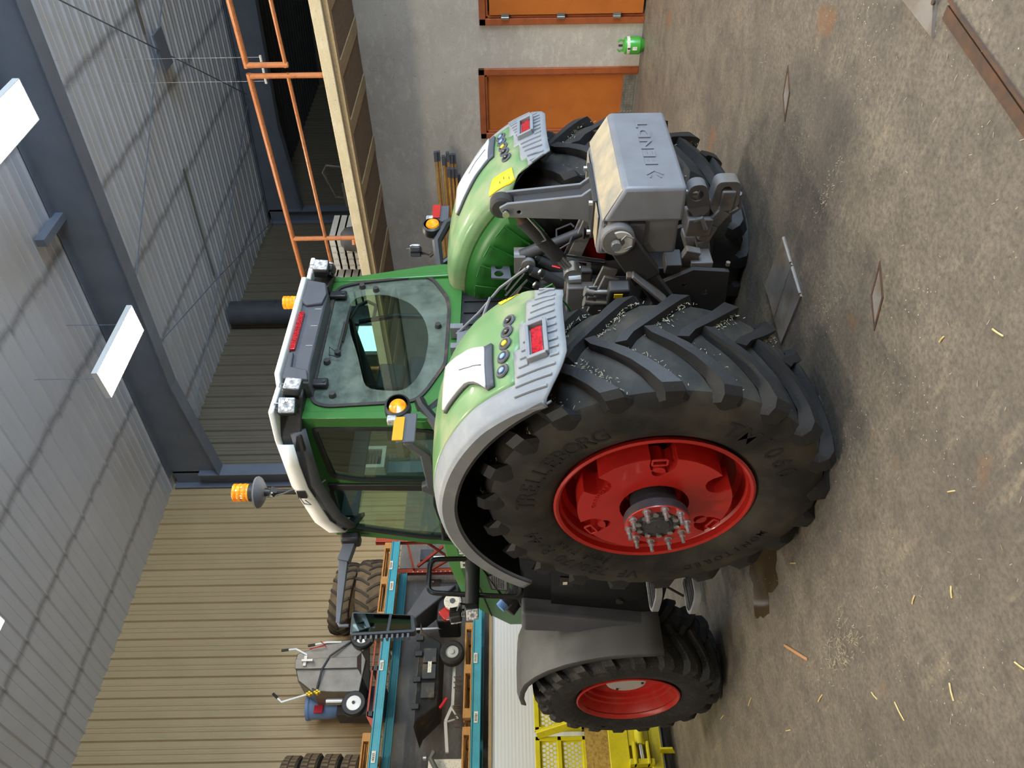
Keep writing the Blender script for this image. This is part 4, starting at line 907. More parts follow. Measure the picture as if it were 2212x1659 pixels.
q = MB(); q.tube([(.80, .10, 2.26), (.95, .02, 2.40), (1.12, -.10, 2.42), (1.26, -.17, 2.34), (1.33, -.2, 2.18)], .04, 8); q.tube([(.98, .02, 2.38), (1.06, .0, 2.28), (1.02, .0, 2.14)], .028, 8); P(q, 'fender_bracket_arm', M['black'])
b = worklight((1.33, .10, 2.63), 40, .10, 0); q = MB(); q.tube([(1.30, .15, 2.58), (1.22, .12, 2.5), (1.16, .0, 2.42)], .014, 6); P(q, 'light_cable', M['black'])
# ---- door handle area, mirror
q = MB(); q.plate([(.52, 2.36), (.95, 2.28), (1.0, 2.36), (.72, 2.40), (.66, 2.48), (.60, 2.48)], [], lambda u, v, w: (-.80+w, u, v), -.02, .03); P(q, 'door_latch', M['greydark'], bevel=.008)
q = MB(); q.tube([(-.85, .92, 2.30), (-.88, .96, 2.36), (-.90, 1.15, 2.36), (-.88, 1.22, 2.25)], .016, 8); P(q, 'door_grab_handle', M['black'])
q = MB(); q.box(-.84, -.76, 1.24, 1.36, 3.02, 3.17); P(q, 'mirror_mount', M['black'], bevel=.02)
q = MB(); q.bar((-.80, 1.33, 3.10), (-.96, 1.36, 3.14), .08, .09); q.bar((-.95, 1.36, 3.14), (-1.41, 1.46, 3.135), .05, .07, (0, 0, 1), .025, .03); q.tube([(-1.40, 1.46, 3.135), (-1.43, 1.46, 3.12), (-1.435, 1.45, 3.05)], .013, 8); P(q, 'mirror_arm', M['greydark'], bevel=.006)
q = MB(); q.plate(smooth_poly([(-1.345, 3.035), (-1.38, 2.575), (-1.51, 2.55), (-1.53, 3.025)], .025, 3), [], fy(1.41), 0, .07); mi = P(q, 'mirror_housing', M['black'], bevel=.012)
for k in range(11): q = MB(); q.box(-1.545+k*0-.012*(k/10), -1.50, 1.42, 1.47, 2.60+k*.038, 2.615+k*.038); q.build('housing_rib', M['greydark'], mi)
q = MB(); q.plate([(-1.362, 3.018), (-1.375, 2.755), (-1.498, 2.765), (-1.508, 3.008)], [], fy(1.404), 0, .006); q.build('mirror_glass', M['mirror'], mi, smooth=0)
q = MB(); q.plate([(-1.377, 2.735), (-1.388, 2.60), (-1.49, 2.585), (-1.497, 2.745)], [], fy(1.404), 0, .006); q.build('wide_angle_glass', M['mirror'], mi, smooth=0)
# ---- hood, boom light, handrail
hx = .56
q = MB(); q.grid([[(x*sg, y, z) for x, z in ((hx, zb), (hx, zt-.16), (hx-.06, zt-.05), (hx-.2, zt))] for sg in (-1,) for y, zt, zb in ((1.50, 2.50, 1.3), (2.25, 2.46, 1.35), (2.76, 2.38, 1.5), (3.1, 2.22, 1.6), (3.3, 2.04, 1.7))])
q.grid([[(-(hx-.2), y, zt), (0, y, zt+.02), (hx-.2, y, zt)] for y, zt in ((1.50, 2.50), (2.25, 2.46), (2.76, 2.38), (3.1, 2.22), (3.3, 2.04))])
q.grid([[(x, y, z) for x, z in ((hx, zb), (hx, zt-.16), (hx-.06, zt-.05), (hx-.2, zt))] for y, zt, zb in ((1.50, 2.50, 1.3), (2.25, 2.46, 1.35), (2.76, 2.38, 1.5), (3.1, 2.22, 1.6), (3.3, 2.04, 1.7))])
q.add([(-hx, 3.3, 1.7), (-hx, 3.3, 1.88), (-hx+.06, 3.3, 1.99), (-hx+.2, 3.3, 2.04), (hx-.2, 3.3, 2.04), (hx-.06, 3.3, 1.99), (hx, 3.3, 1.88), (hx, 3.3, 1.7)], [tuple(range(8))])
hd = P(q, 'hood', M['green'], smooth=25)
q = MB(); q.bar((-hx-.004, 1.5, 2.335), (-hx-.004, 3.1, 2.06), .006, .014, (1, 0, 0)); q.bar((-hx-.006, 2.05, 2.16), (-hx-.006, 3.0, 1.86), .006, .018, (1, 0, 0)); q.build('hood_seam', M['black'], hd)
v, f = text_mb('FENDT', .15, .003, 1.05, .004); q = MB(); q.add([Vector((-hx-.006-p.z, 1.94-p.x, 2.242+p.y)) for p in v], f); q.build('hood_lettering', M['white'], hd, smooth=0)
q = MB(); q.prism([(-hx-.004, 2.15, 2.215), (-hx-.004, 2.25, 2.165), (-hx-.004, 1.6, 2.165), (-hx-.004, 1.6, 2.175), (-hx-.004, 2.12, 2.178)], (-.002, 0, 0)); q.build('red_stripe', M['ink_red'], hd, smooth=0)
vo = [(2.24, 1.90), (2.585, 1.905), (2.555, 2.035), (2.335, 2.068)]
def inside(p, poly):
    return all((b_[0]-a[0])*(p[1]-a[1])-(b_[1]-a[1])*(p[0]-a[0]) > 0 for a, b_ in zip(poly, poly[1:]+poly[:1]))
vin = offset_poly(vo, -.016)
q = MB(); q.plate(offset_poly(vo, .015), [vo], lambda u, v, w: (-hx-.012+w, u, v), 0, .02); vn = P(q, 'side_vent', M['black'])
hol = []
for j in range(9):
    for i in range(16):
        cx_, cy_ = 2.25+.0225*i+(.01125 if j % 2 else 0), 1.915+.0195*j
        if inside((cx_, cy_), vin): hol.append([(cx_+.0095*math.cos(PI/6+PI/3*k), cy_+.0095*math.sin(PI/6+PI/3*k)) for k in range(6)])
q = MB(); q.plate(vo, hol, lambda u, v, w: (-hx-.010+w, u, v), 0, .008); q.build('vent_mesh', M['wt'], vn, smooth=0)
q = MB(); q.prism([(-hx-.001, *p) for p in vo], (.004, 0, 0)); q.build('vent_back', M['ink'], vn, smooth=0)
q = MB(); q.cyl((-.60, 1.66, 2.172), (-1.26, 1.62, 2.162), .066, .052, 20); P(q, 'light_boom', M['black'], bevel=.03, seg=3)
b = worklight((-1.315, 1.55, 2.155), -58, .105, 14); b2 = worklight((-1.24, 1.78, 2.29), -150, .10, 10)
MB().tube([(-1.26, 1.58, 2.22), (-1.28, 1.55, 2.27), (-1.25, 1.5, 2.25), (-1.22, 1.58, 2.2)], .008, 6).build('light_cable', M['black'], T)
q = MB(); q.tube(round_path([(-.80, 1.62, 2.21), (-.80, 1.62, 2.51), (-1.06, 1.68, 2.52), (-1.13, 1.65, 1.785), (-.95, 1.6, 1.78)], .07, 5), .021, 10); P(q, 'handrail', M['blacksheen'])
# ---- tank, steps, front fender
tk = [(1.28, 1.60), (1.30, 1.88), (1.86, 1.86), (2.20, 1.76), (2.215, 1.55), (2.31, .62), (2.2, .60), (1.75, .60), (1.55, .72), (1.36, .95), (1.24, 1.3)]
q = MB(); q.prism([(-.60, a, b_) for a, b_ in tk], (-.40, 0, 0)); P(q, 'fuel_tank', M['blacksheen'], bevel=.03, seg=3)
q = MB(); q.plate([(1.28, 1.60), (1.33, 1.56), (2.18, 1.53), (2.30, .66), (1.75, .64), (1.55, .76), (1.40, .97), (1.26, 1.4)], [], lambda u, v, w: (-1.0-w, u, v), 0, .03); tp = P(q, 'tank_cover', M['blacksheen'], bevel=.01)
q = MB(); q.plate([(2.20, 1.78), (2.33, .70), (2.15, .68), (1.9, 1.78)], [], lambda u, v, w: (-.98-.16*w*(1), u, v), 0, 1); P(q, 'tank_front_panel', M['greydark'], bevel=.03, seg=3)
q = MB(); q.plate(offset_poly([(1.52, 1.48), (1.66, 1.475), (1.67, 1.37), (1.53, 1.375)], .0), [], lambda u, v, w: (-1.034-w, u, v), 0, .006); dl = q.build('tank_label_plate', M['ink'], tp, bevel=.003); q = MB(); q.box(-1.043, -1.039, 1.585, 1.625, 1.42, 1.455); q.build('white_label', M['paper'], dl)
q = MB(); q.cyl((-1.03, 1.93, .98), (-1.045, 1.93, .98), .03, n=16); q.build('cover_hole', M['ink'], tp)
q = MB(); q.cyl((-.92, 1.97, 1.84), (-.98, 1.99, 1.90), .055, n=18); q.cyl((-.98, 1.99, 1.90), (-1.0, 1.995, 1.92), .045, n=18); P(q, 'filler_neck', M['black'])
P(MB().cyl((-1.0, 1.995, 1.92), (-1.035, 2.005, 1.955), .045, n=16), 'filler_cap', M['blue'])
q = MB(); q.cyl((-.90, 2.12, 1.80), (-1.0, 2.15, 1.88), .05, n=16); P(q, 'filler_neck', M['black'])
q = MB(); q.prism([(-.74, 1.25, z) for z in (1.5, 1.52)]+[(-.74, 1.5, 1.52), (-.74, 1.5, 1.5)], (-.02, 0, 0)); P(q, 'mud_flap', M['black'])
def step(y0, z, lab='step'):
    q = MB(); pl = smooth_poly([(-1.02, y0), (-1.30, y0+.02), (-1.34, y0+.09), (-1.34, y0+.30), (-1.28, y0+.37), (-1.02, y0+.36)], .04, 3)
    q.plate(pl, [offset_poly(pl, -.025)], lambda u, v, w: (u, v, z+w), 0, .05); o = P(q, lab, M['grey'], bevel=.004)
    for k in range(5): q = MB(); q.box(-1.31, -1.03, y0+.05+k*.06, y0+.062+k*.06, z+.02, z+.045); q.build('grating_bar', M['greydark'], o)
    q = MB(); q.bar((-1.03, y0+.18, z+.04), (-1.30, y0+.2, z+.04), .012, .02); q.build('grating_bar', M['greydark'], o)
step(1.22, .76); step(1.27, .47)
q = MB(); q.prism([(-1.03, 1.30, .86), (-1.03, 1.42, .86), (-1.03, 1.44, .48), (-1.03, 1.34, .48)], (-.03, 0, 0)); q.tube([(-1.05, 1.45, .74), (-1.08, 1.58, .68), (-1.15, 1.64, .52)], .01, 6); q.prism([(-1.03, 1.22, 1.0), (-1.03, 1.6, .9), (-1.03, 1.6, .62), (-1.03, 1.22, .8)], (.05, 0, 0)); P(q, 'step_bracket', M['black'])
q = MB(); q.box(-1.0, -.72, 1.16, 1.30, .62, .76); P(q, 'wooden_wedge', M['pallet'])
def ffender(s):
    rows = []; n = 18
    prof = [(.83, -.03), (.85, 0), (1.1, .012), (1.32, .012), (1.375, -.005), (1.385, -.045)]
    path = [(2.13, .64), (2.145, .80), (2.16, .95), (2.19, 1.10), (2.25, 1.26), (2.33, 1.42), (2.45, 1.57), (2.58, 1.68), (2.74, 1.765), (2.90, 1.80), (3.06, 1.81), (3.20, 1.79)]
    for i, (y, z) in enumerate(path):
        a = Vector(path[max(i-1, 0)]); b_ = Vector(path[min(i+1, len(path)-1)]); t = (b_-a).normalized(); nn = Vector((-t.y, t.x))
        row = []
        for lx, off in prof:
            taper = 1.0
            if i > 8: lx = .95+(lx-.95)*(1-.10*(i-8)) if lx < 1 else lx
            row.append((s*lx, y+nn.x*off, z+nn.y*off))
        rows.append(row)
    q = MB(); q.grid(rows); o = P(q, 'front_fender', M['greyf'], solid=.012, smooth=45)
    q = MB(); q.box(min(s*1.0, s*1.2), max(s*1.0, s*1.2), 2.93, 2.96, 1.812, 1.818); q.build('fender_slot', M['ink'], o)
ffender(-1); ffender(1)
# ---- chassis
q = MB(); q.box(-.30, .30, -.38, 2.4, .55, 1.36); P(q, 'gearbox_housing', M['irond'], bevel=.05)
q = MB(); q.box(-.28, .28, 2.3, 3.5, .62, 1.5); P(q, 'front_frame', M['irond'], bevel=.04)
q = MB(); q.cyl((-.72, 0, 1.0), (.72, 0, 1.0), .19, n=24); P(q, 'rear_axle', M['irond'])
q = MB(); q.cyl((-.95, FY, HF), (.95, FY, HF), .13, n=20); P(q, 'front_axle', M['irond'])
q = MB(); q.box(.62, 1.0, 1.3, 2.3, .65, 1.8); P(q, 'side_tank', M['black'], bevel=.04)
q = MB(); q.cyl((.62, 1.7, 2.2), (.62, 1.7, 3.0), .09, n=16); P(q, 'exhaust', M['black'])
# ---- rear linkage
q = MB(); q.box(-.30, .34, -.42, -.02, 1.30, 1.62); P(q, 'hydraulic_block', M['irond'], bevel=.02)
for lx, z0, z1 in ((.43, 1.50, 1.70), (.33, 1.48, 1.66), (.24, 1.50, 1.72), (.15, 1.46, 1.64), (.05, 1.50, 1.68), (.38, 1.40, 1.57)):
    q = MB(); y = -.42-.03*((lx*10) % 2); q.cyl((lx-.02, y+.10, z0-.1), (lx, y-.04, z1-.04), .036, n=14); c_ = P(q, 'hydraulic_coupler', M['irond'])
    q = MB(); q.cyl((lx, y-.04, z1-.05), (lx+.004, y-.065, z1-.015), .030, .026, 12); q.build('dust_cap', M['black'], c_)
    q = MB(); q.cyl((lx+.004, y-.065, z1-.015), (lx+.005, y-.069, z1-.011), .014, n=10); q.build('cap_mark', M['paper'], c_)
pl_ = [(.64, 1.97), (.34, 1.96), (.34, 1.84), (.60, 1.83)]
q = MB(); q.plate([(.62, 1.97), (.36, 1.965), (.345, 1.82), (.58, 1.84)], [circle(.405, 1.91, .034, 14), circle(.485, 1.91, .028, 14), circle(.55, 1.92, .02, 10)], fy(-.32), 0, .012); P(q, 'perforated_bracket', M['greydark'])
for k in range(7):
    q = MB(); q.tube([(.32-.06*k, -.34, 1.62), (.30-.07*k, -.45, 1.75-.02*(k % 3)), (.25-.07*k, -.3, 1.86), (.2-.06*k, -.08, 1.80)], .011, 6); P(q, 'hydraulic_hose', M['black'])
q = MB(); q.plate([(.60, 1.64), (1.36, 1.64), (1.36, 1.42), (.60, 1.42)], [], fy(.42), 0, .03); P(q, 'inner_splash_panel', M['black'], bevel=.008)
q = MB(); q.box(-.52, -.22, -.5, -.1, 1.72, 1.86); q.box(-.45, -.3, -.55, -.45, 1.55, 1.75); P(q, 'control_valve', M['irond'], bevel=.012)
# lift rods, arms and links
for s in (-1, 1):
    q = MB(); q.bar((s*.36, -.35, 1.42), (s*.36, -.95, 1.23), .02, .10, (0, 0, 1)); q.bar((s*.45, -.35, 1.42), (s*.45, -.95, 1.23), .02, .10, (0, 0, 1)); P(q, 'lower_link_plate' if 0 else 'lift_arm', M['iron'], bevel=.006)
    q = MB(); q.bar((s*.42, -1.20, 1.20), (s*.42, -.93, 1.02), .085, .17, (0, 0, 1)); q.bar((s*.42, -.95, 1.035), (s*.42, -.3, .58), .05, .13, (0, 0, 1)); P(q, 'lower_link', M['irond'], bevel=.012)
    q = MB(); q.bar((s*.47, -1.0, 1.12), (s*.50, -.80, .90), .02, .10, (1, 0, 0)); q.bar((s*.39, -1.0, 1.13), (s*.5, -.98, 1.14), .03, .03); P(q, 'stabiliser_fork', M['iron'], bevel=.005)
    ring = [(.0, .105), (.02, .115)]
    q = MB(); q.lathe([(-.06, 0), (-.06, .088), (-.055, .096), (.025, .096), (.03, .088), (.03, 0)], (s*.435, -1.235, 1.225), 'x', 24); lk = P(q, 'link_hook', M['iron'])
    q = MB(); q.lathe([(-.064, .026), (-.068, .07), (-.060, .074)], (s*.435 if s < 0 else s*.435+.11, -1.235, 1.215), 'x', 24, R(150), R(385)); q.build('white_washer', M['crate'], lk)
    q = MB(); q.cyl((s*.51, -1.235, 1.24), (s*.545, -1.235, 1.24), .028, n=14); q.build('pin_end', M['zinc'], lk)
    q = MB(); q.tube([(s*.51, -1.26, 1.21), (s*.525, -1.30, 1.19), (s*.525, -1.28, 1.15), (s*.525, -1.23, 1.15), (s*.515, -1.2, 1.19)], .006, 5); q.build('lynch_chain', M['zinc'], lk)
q = MB(); q.cyl((.36, -.50, 1.76), (.385, -.72, 1.26), .036, n=14); q.cyl((.36, -.50, 1.76), (.37, -.58, 1.58), .048, n=14)
for k in range(5): q.lathe([(-.012, .035), (0, .062), (.012, .035)], (.385, -.70-.012*k, 1.32-.024*k), 'z', 16)
rodr = P(q, 'lift_rod', M['irond'])
MB().tube([(.40, -.63, 1.50), (.44, -.67, 1.50), (.45, -.71, 1.40), (.41, -.71, 1.38)], .008, 6).build('rod_handle', M['irond'], rodr)
MB().tube([(.33, -.62, 1.53), (.27, -.62, 1.50), (.28, -.67, 1.42), (.34, -.68, 1.40)], .008, 6).build('rod_handle', M['irond'], rodr)
q = MB(); q.cyl((.10, -.69, 1.455), (.10, -.64, 1.20), .022, n=14); cr = P(q, 'lift_cylinder', M['chrome']); MB().cyl((.10, -.60, 1.30), (.14, -.55, 1.02), .05, n=14).build('cylinder_barrel', M['irond'], cr)
q = MB(); q.cyl((.36, -.5, 1.76), (.36, -.5, 1.80), .05, n=14); q.box(.30, .42, -.54, -.40, 1.72, 1.80); q.cyl((.28, -.48, 1.70), (.44, -.48, 1.70), .05, n=16); P(q, 'lift_shaft_end', M['iron'])
# top link
a, b_ = Vector((0, -1.15, 1.82)), Vector((-.03, -.70, 1.45)); d = (b_-a)
q = MB(); q.cyl(a, a+d*.12, .036, n=14); q.cyl(a+d*.22, a+d*.82, .046, n=18); q.cyl(a+d*.20, a+d*.23, .052, n=18); q.cyl(a+d*.5, a+d*.52, .05, n=18); tlk = P(q, 'top_link', M['irond'])
MB().cyl(a+d*.1, a+d*.21, .038, n=14).build('thread_sleeve', M['rust'], tlk); MB().cyl(a+d*.82, a+d*1.0, .03, n=14).build('link_rod', M['zinc'], tlk)
q = MB(); q.lathe([(-.05, .0), (-.05, .06), (.05, .06), (.05, 0)], tuple(b_+Vector((0, .04, -.03))), 'x', 18); q.bar(b_+Vector((-.03, .02, -.04)), b_+Vector((.0, .12, -.05)), .10, .08); q.build('link_knuckle', M['zinc'], tlk)
MB().tube([a+Vector((-.03, .0, -.06)), a+d*.3+Vector((-.06, 0, -.07)), a+d*.45+Vector((-.05, 0, -.05)), a+d*.5+Vector((-.04, 0, .0))], .006, 5).build('release_cord', M['zinc'], tlk)
MB().tube([b_+Vector((0, .0, .05)), b_+Vector((.05, .02, .10)), b_+Vector((.09, .05, .06)), b_+Vector((.1, .1, -.02))], .005, 5).build('red_cord', M['ink_red'], tlk)
q = MB(); q.box(-.14, -.07, -.62, -.3, 1.28, 1.46); q.box(.03, .1, -.62, -.3, 1.28, 1.46); P(q, 'top_link_bracket', M['iron'], bevel=.01)
# valve with yellow tag, couplings
q = MB(); q.bar((-.56, -.98, 1.20), (-.50, -.80, 1.20), .08, .12); vb = P(q, 'trailer_valve', M['irond'], bevel=.012); q = MB(); q.bar((-.605, -.95, 1.21), (-.602, -.92, 1.21), .004, .05, (0, 0, 1)); q.build('yellow_tag', M['yellow'], vb)
for lx, ly in ((-.50, -.88), (-.50, -.80)):
    q = MB(); q.cyl((lx, ly, 1.34), (lx, ly-.01, 1.385), .026, n=14); q.cyl((lx, ly-.01, 1.385), (lx, ly-.012, 1.392), .032, n=14); q.cyl((lx, ly, 1.25), (lx, ly, 1.34), .019, n=12); q.bar((lx, ly-.03, 1.32), (lx, ly-.03, 1.37), .03, .012); P(q, 'quick_coupling', M['zinc'])
# drawbar and pick-up hitch
q = MB(); sp = [(-1.24, .50), (-1.10, .50), (-1.0, .56), (-.88, .60), (-.72, .56), (-.5, .55)]
for (y0, z0), (y1, z1) in zip(sp, sp[1:]): q.bar((.03, y0, z0), (.03, y1, z1), .09, .085, (0, 0, 1))
db = P(q, 'drawbar', M['iron'], bevel=.008)
q = MB(); oo = smooth_poly([(-1.30, .58), (-1.30, .44), (-1.12, .42), (-1.05, .54), (-1.12, .60)], .04, 4); q.plate(oo, [circle(-1.235, .515, .032, 14)], lambda u, v, w: (.10-w, u, v+.0), 0, .10); q.build('clevis_eye', M['iron'], db, bevel=.006)
q = MB(); oo = smooth_poly([(-1.27, .74), (-1.28, .64), (-1.10, .58), (-1.02, .66), (-1.14, .75)], .05, 4); q.plate(oo, [circle(-1.20, .685, .038, 14)], lambda u, v, w: (.10-w, u, v), 0, .09); P(q, 'hitch_hook', M['iron'], bevel=.006)
q = MB(); q.box(.02, .10, -1.16, -1.0, .58, .66); q.box(-.02, .14, -1.05, -.92, .56, .72); P(q, 'hitch_block', M['iron'], bevel=.01)
q = MB(); q.cyl((.055, -1.20, .68), (.055, -1.20, .80), .02, n=10); q.cyl((.04, -1.2, .77), (.04, -1.32, .77), .006, n=6); P(q, 'hitch_pin', M['zinc'])
for lx in (-.20, .26):
    q = MB(); q.plate([(-.78, .45), (-.80, .68), (-.70, .86), (-.35, .95), (-.2, .6), (-.45, .42)], [circle(-.62, .58, .02, 10), circle(-.68, .72, .015, 10)], lambda u, v, w: (lx+w, u, v), 0, .035); P(q, 'hitch_side_plate', M['irond'], bevel=.006)
q = MB(); q.bar((-.16, -.80, .62), (.22, -.80, .62), .05, .14); q.bar((-.12, -.90, .68), (-.08, -.70, .74), .05, .10); P(q, 'hitch_crossbar', M['iron'], bevel=.006)
q = MB(); q.bar((-.17, -.78, .80), (-.05, -.82, .80), .09, .10); P(q, 'hitch_latch', M['irond'], bevel=.006); 
MB().cyl((-.165, -.805, .46), (-.165, -.83, .46), .014, n=8).build('plate_bolt', M['zinc'], T)
q = MB(); q.tube([(.07, -1.12, .44), (.09, -1.16, .40), (.09, -1.06, .38), (.08, -1.0, .46)], .016, 6); q.tube([(.0, -1.02, .70), (-.02, -1.06, .64), (-.02, -.98, .60)], .016, 6); P(q, 'safety_hook', M['iron'])
q = MB(); q.cyl((.15, -.62, .82), (.15, -.42, .82), .10, .12, 18); q.box(.0, .3, -.62, -.40, .90, .95); P(q, 'pto_guard', M['black'], bevel=.008)

# ---- ballast weight on the linkage (a thing of its own)
WB = (TX, TY-1.30, .80)
W = thing('ballast_weight', 'heavy grey cast ballast weight block hung on the rear linkage with raised lettering', 'weight', WB)
def Wl(p): return (p[0], p[1]+1.30, p[2]-.80)
def PW(q, name, mt, par=None, **k):
    q.v = [Wl(p) for p in q.v]; return q.build(name, mt, par or W, **k)
def loft(secs):
    q = MB(); n = len(secs[0]); 
    for a in secs: q.v += [tuple(p) for p in a]
    for i in range(len(secs)-1):
        q.f += [(i*n+j, i*n+(j+1) % n, (i+1)*n+(j+1) % n, (i+1)*n+j) for j in range(n)]
    q.f += [tuple(range(n)), tuple(range((len(secs)-1)*n, len(secs)*n))]; return q
def rect(hw, y, z0, z1): return [(-hw, y, z0), (hw, y, z0), (hw, y, z1), (-hw, y, z1)]
PW(loft([rect(.428, -1.535, .872, 1.21), rect(.448, -1.33, .868, 1.312)]), 'weight_block', M['wt'], bevel=.022, seg=3)
PW(loft([rect(.40, -1.335, .88, 1.318), rect(.40, -1.08, .87, 1.33)]), 'weight_core', M['wt'], bevel=.02, seg=3)
PW(loft([[(-.415, -1.515, 1.219), (.415, -1.515, 1.219), (.415, -1.513, 1.221), (-.415, -1.513, 1.221)], [(-.43, -1.335, 1.312), (.43, -1.335, 1.312), (.43, -1.335, 1.314), (-.43, -1.335, 1.314)]]), 'dusty_top', M['wtop'])
PW(MB().box(-.36, .36, -1.31, -1.10, 1.328, 1.332), 'dusty_top', M['wtop'])
PW(MB().box(-.435, -.38, -1.31, -1.12, 1.07, 1.31), 'side_plate', M['greydark'], bevel=.008)
PW(MB().box(.38, .435, -1.31, -1.12, 1.07, 1.31), 'side_plate', M['greydark'], bevel=.008)
for y, z, f_ in ((-1.285, 1.285, 1), (-1.245, 1.285, 0), (-1.205, 1.285, 1), (-1.15, 1.285, 0), (-1.15, 1.10, 0)):
    PW(MB().cyl((-.434, y, z), (-.434-(.018 if f_ else .002), y, z), .014, n=10), 'plate_bolt' if f_ else 'bolt_hole', M['zinc'] if f_ else M['ink'])
v, f = text_mb('FENDT', .155, .004, 1.12, .003); q = MB(); q.add([(p.x+.055, -1.538-p.z, 1.03+p.y*.62) for p in v], f); PW(q, 'raised_lettering', M['wt'], smooth=0)
q = MB(); q.bar((-.30, -1.537, .985), (-.26, -1.537, 1.03), .006, .006); q.bar((-.26, -1.537, 1.03), (-.30, -1.537, 1.075), .006, .006); q.bar((-.33, -1.537, 1.0), (-.30, -1.537, 1.02), .006, .006); q.bar((-.33, -1.537, 1.06), (-.30, -1.537, 1.05), .006, .006); PW(q, 'raised_emblem', M['wt'], smooth=0)
# tower for the top link
q = MB(); q.plate([(-1.31, 1.345), (-1.07, 1.345), (-1.10, 1.39), (-1.125, 1.86), (-1.19, 1.89), (-1.22, 1.84), (-1.265, 1.40)], [circle(-1.165, 1.85, .016, 10), circle(-1.16, 1.77, .013, 10)], lambda u, v, w: (w, u, v), -.075, -.055); PW(q, 'tower_cheek', M['wt'], bevel=.004)
q = MB(); q.plate([(-1.31, 1.345), (-1.07, 1.345), (-1.10, 1.39), (-1.125, 1.86), (-1.19, 1.89), (-1.22, 1.84), (-1.265, 1.40)], [circle(-1.165, 1.85, .016, 10)], lambda u, v, w: (w, u, v), .055, .075); PW(q, 'tower_cheek', M['wt'], bevel=.004)
q = MB(); q.plate([(-1.285, 1.345), (-1.24, 1.40), (-1.195, 1.80), (-1.185, 1.80), (-1.225, 1.40), (-1.26, 1.345)], [], lambda u, v, w: (w, u, v), -.056, .056); PW(q, 'tower_web', M['irond'])
PW(MB().cyl((-.10, -1.165, 1.85), (.10, -1.165, 1.85), .013, n=12), 'tower_pin', M['zinc']); PW(MB().cyl((-.10, -1.165, 1.85), (-.112, -1.165, 1.85), .022, n=10), 'pin_head', M['zinc'])
PW(MB().lathe([(-.045, 0), (-.045, .058), (-.035, .072), (.035, .072), (.045, .058), (.045, 0)], (0, -1.165, 1.875), 'x', 24), 'top_link_hook', M['irond'])
PW(MB().bar((-.02, -1.12, 1.82), (-.02, -1.05, 1.80), .03, .05), 'hook_latch', M['green'])
q = MB(); q.box(-.21, .21, -1.32, -1.06, 1.318, 1.347); fl2 = PW(q, 'tower_flange', M['irond'], bevel=.004)
for x in (-.19, .19):
    for y in (-1.29, -1.09): PW(MB().cyl((x, y, 1.347), (x, y, 1.368), .016, n=6), 'flange_bolt', M['zinc'])

# ================================================================== PALLET RACK AND WHAT IT HOLDS
rk = thing('pallet_rack', 'tall pallet rack with teal beams and orange red uprights along the back wall', 'rack', (0, 10.0, 0))
def beam(x0, x1, y, z, n='rack_beam', mt='beam'):
    q = MB(); q.plate([(0, 0), (0, .12), (.045, .12), (.045, .105), (.032, .095), (.032, .028), (.045, .018), (.045, 0)], [], lambda u, v, w: (w, y-.0-u+.045*0, z+v), x0, x1); return q.build(n, M[mt], rk)
for z in (3.565, 2.30):
    for y in (0, .97):
        beam(2.0, 4.9 if False else 6.15, y, z)
ux = (1.9, 6.2)
for x in ux:
    for y in (.0, .95):
        q = MB(); q.box(x-.045, x+.045, y, y+.008, 0, 3.95); q.box(x-.045, x-.037, y, y+.07, 0, 3.95); q.box(x+.037, x+.045, y, y+.07, 0, 3.95); u = q.build('upright', M['upright'], rk)
        if x > 3:
            sm = MB().cyl((0, -.004, 0), (0, -.0005, 0), .012, n=8).mesh('slot', M['paper'])
            for k in range(26): inst('slot', sm, u, (x-.018+.036*0, y, 1.6+k*.075))
    for z0, z1 in ((1.2, 2.3), (2.3, 3.2), (3.2, 2.6)): q = MB(); q.bar((x, .05, z0), (x, .95, z1), .03, .03); q.build('brace', M['upright'], rk)
q = MB(); q.bar((6.2, .9, 3.46), (6.75, .95, 3.62), .05, .03); q.bar((6.25, .9, 3.4), (6.75, .95, 2.9), .04, .04); q.build('brace', M['upright'], rk)
for x, z in ((3.06, 3.60), (4.22, 3.62), (5.40, 3.60), (5.74, 3.64), (4.30, 2.35), (3.52, 2.33)):
    q = MB(); q.box(x-.07, x+.07, -.046, -.0445+.0, z, z+.05); lb = q.build('paper_label', M['paper'], rk, smooth=0)
    q = MB()
    for k in range(9): q.box(x-.05+k*.011, x-.05+k*.011+.005, -.0475, -.046, z+.012, z+.04)
    q.build('barcode', M['ink'], lb, smooth=0)
def pallet(x, z, w=1.2, lab='', mt='pallet'):
    t = thing('wooden_pallet', lab, 'pallet', (x, 10.45, z), 0, 'wooden pallets on the rack beams')
    for y in (-.5, 0, .42): q = MB(); q.box(-w/2, w/2, y, y+.1, .0, .018); q.build('bottom_board', M[mt], t)
    for xx in (-w/2, -.07, w/2-.1):
        for y in (-.5, 0, .42): q = MB(); q.box(xx, xx+.12 if xx < 0 else xx+.1, y, y+.1, .018, .085); q.build('block', M[mt], t)
    for k in range(7): q = MB(); q.box(-w/2, w/2, -.5+k*.158, -.5+k*.158+.1, .085, .105); q.build('deck_board', M[mt], t)
pallet(5.50, 3.687, 1.25, 'wooden pallet under the two big brown tractor tyres')
pallet(2.72, 3.687, 1.25, 'wooden pallet under the stack of car tyres on the upper beam')
pallet(4.16, 2.422, 1.30, 'wooden pallet under the black trailer tub on the lower beam')
pallet(2.74, 2.422, 1.32, 'wooden pallet under the white sheet metal box on the lower beam')
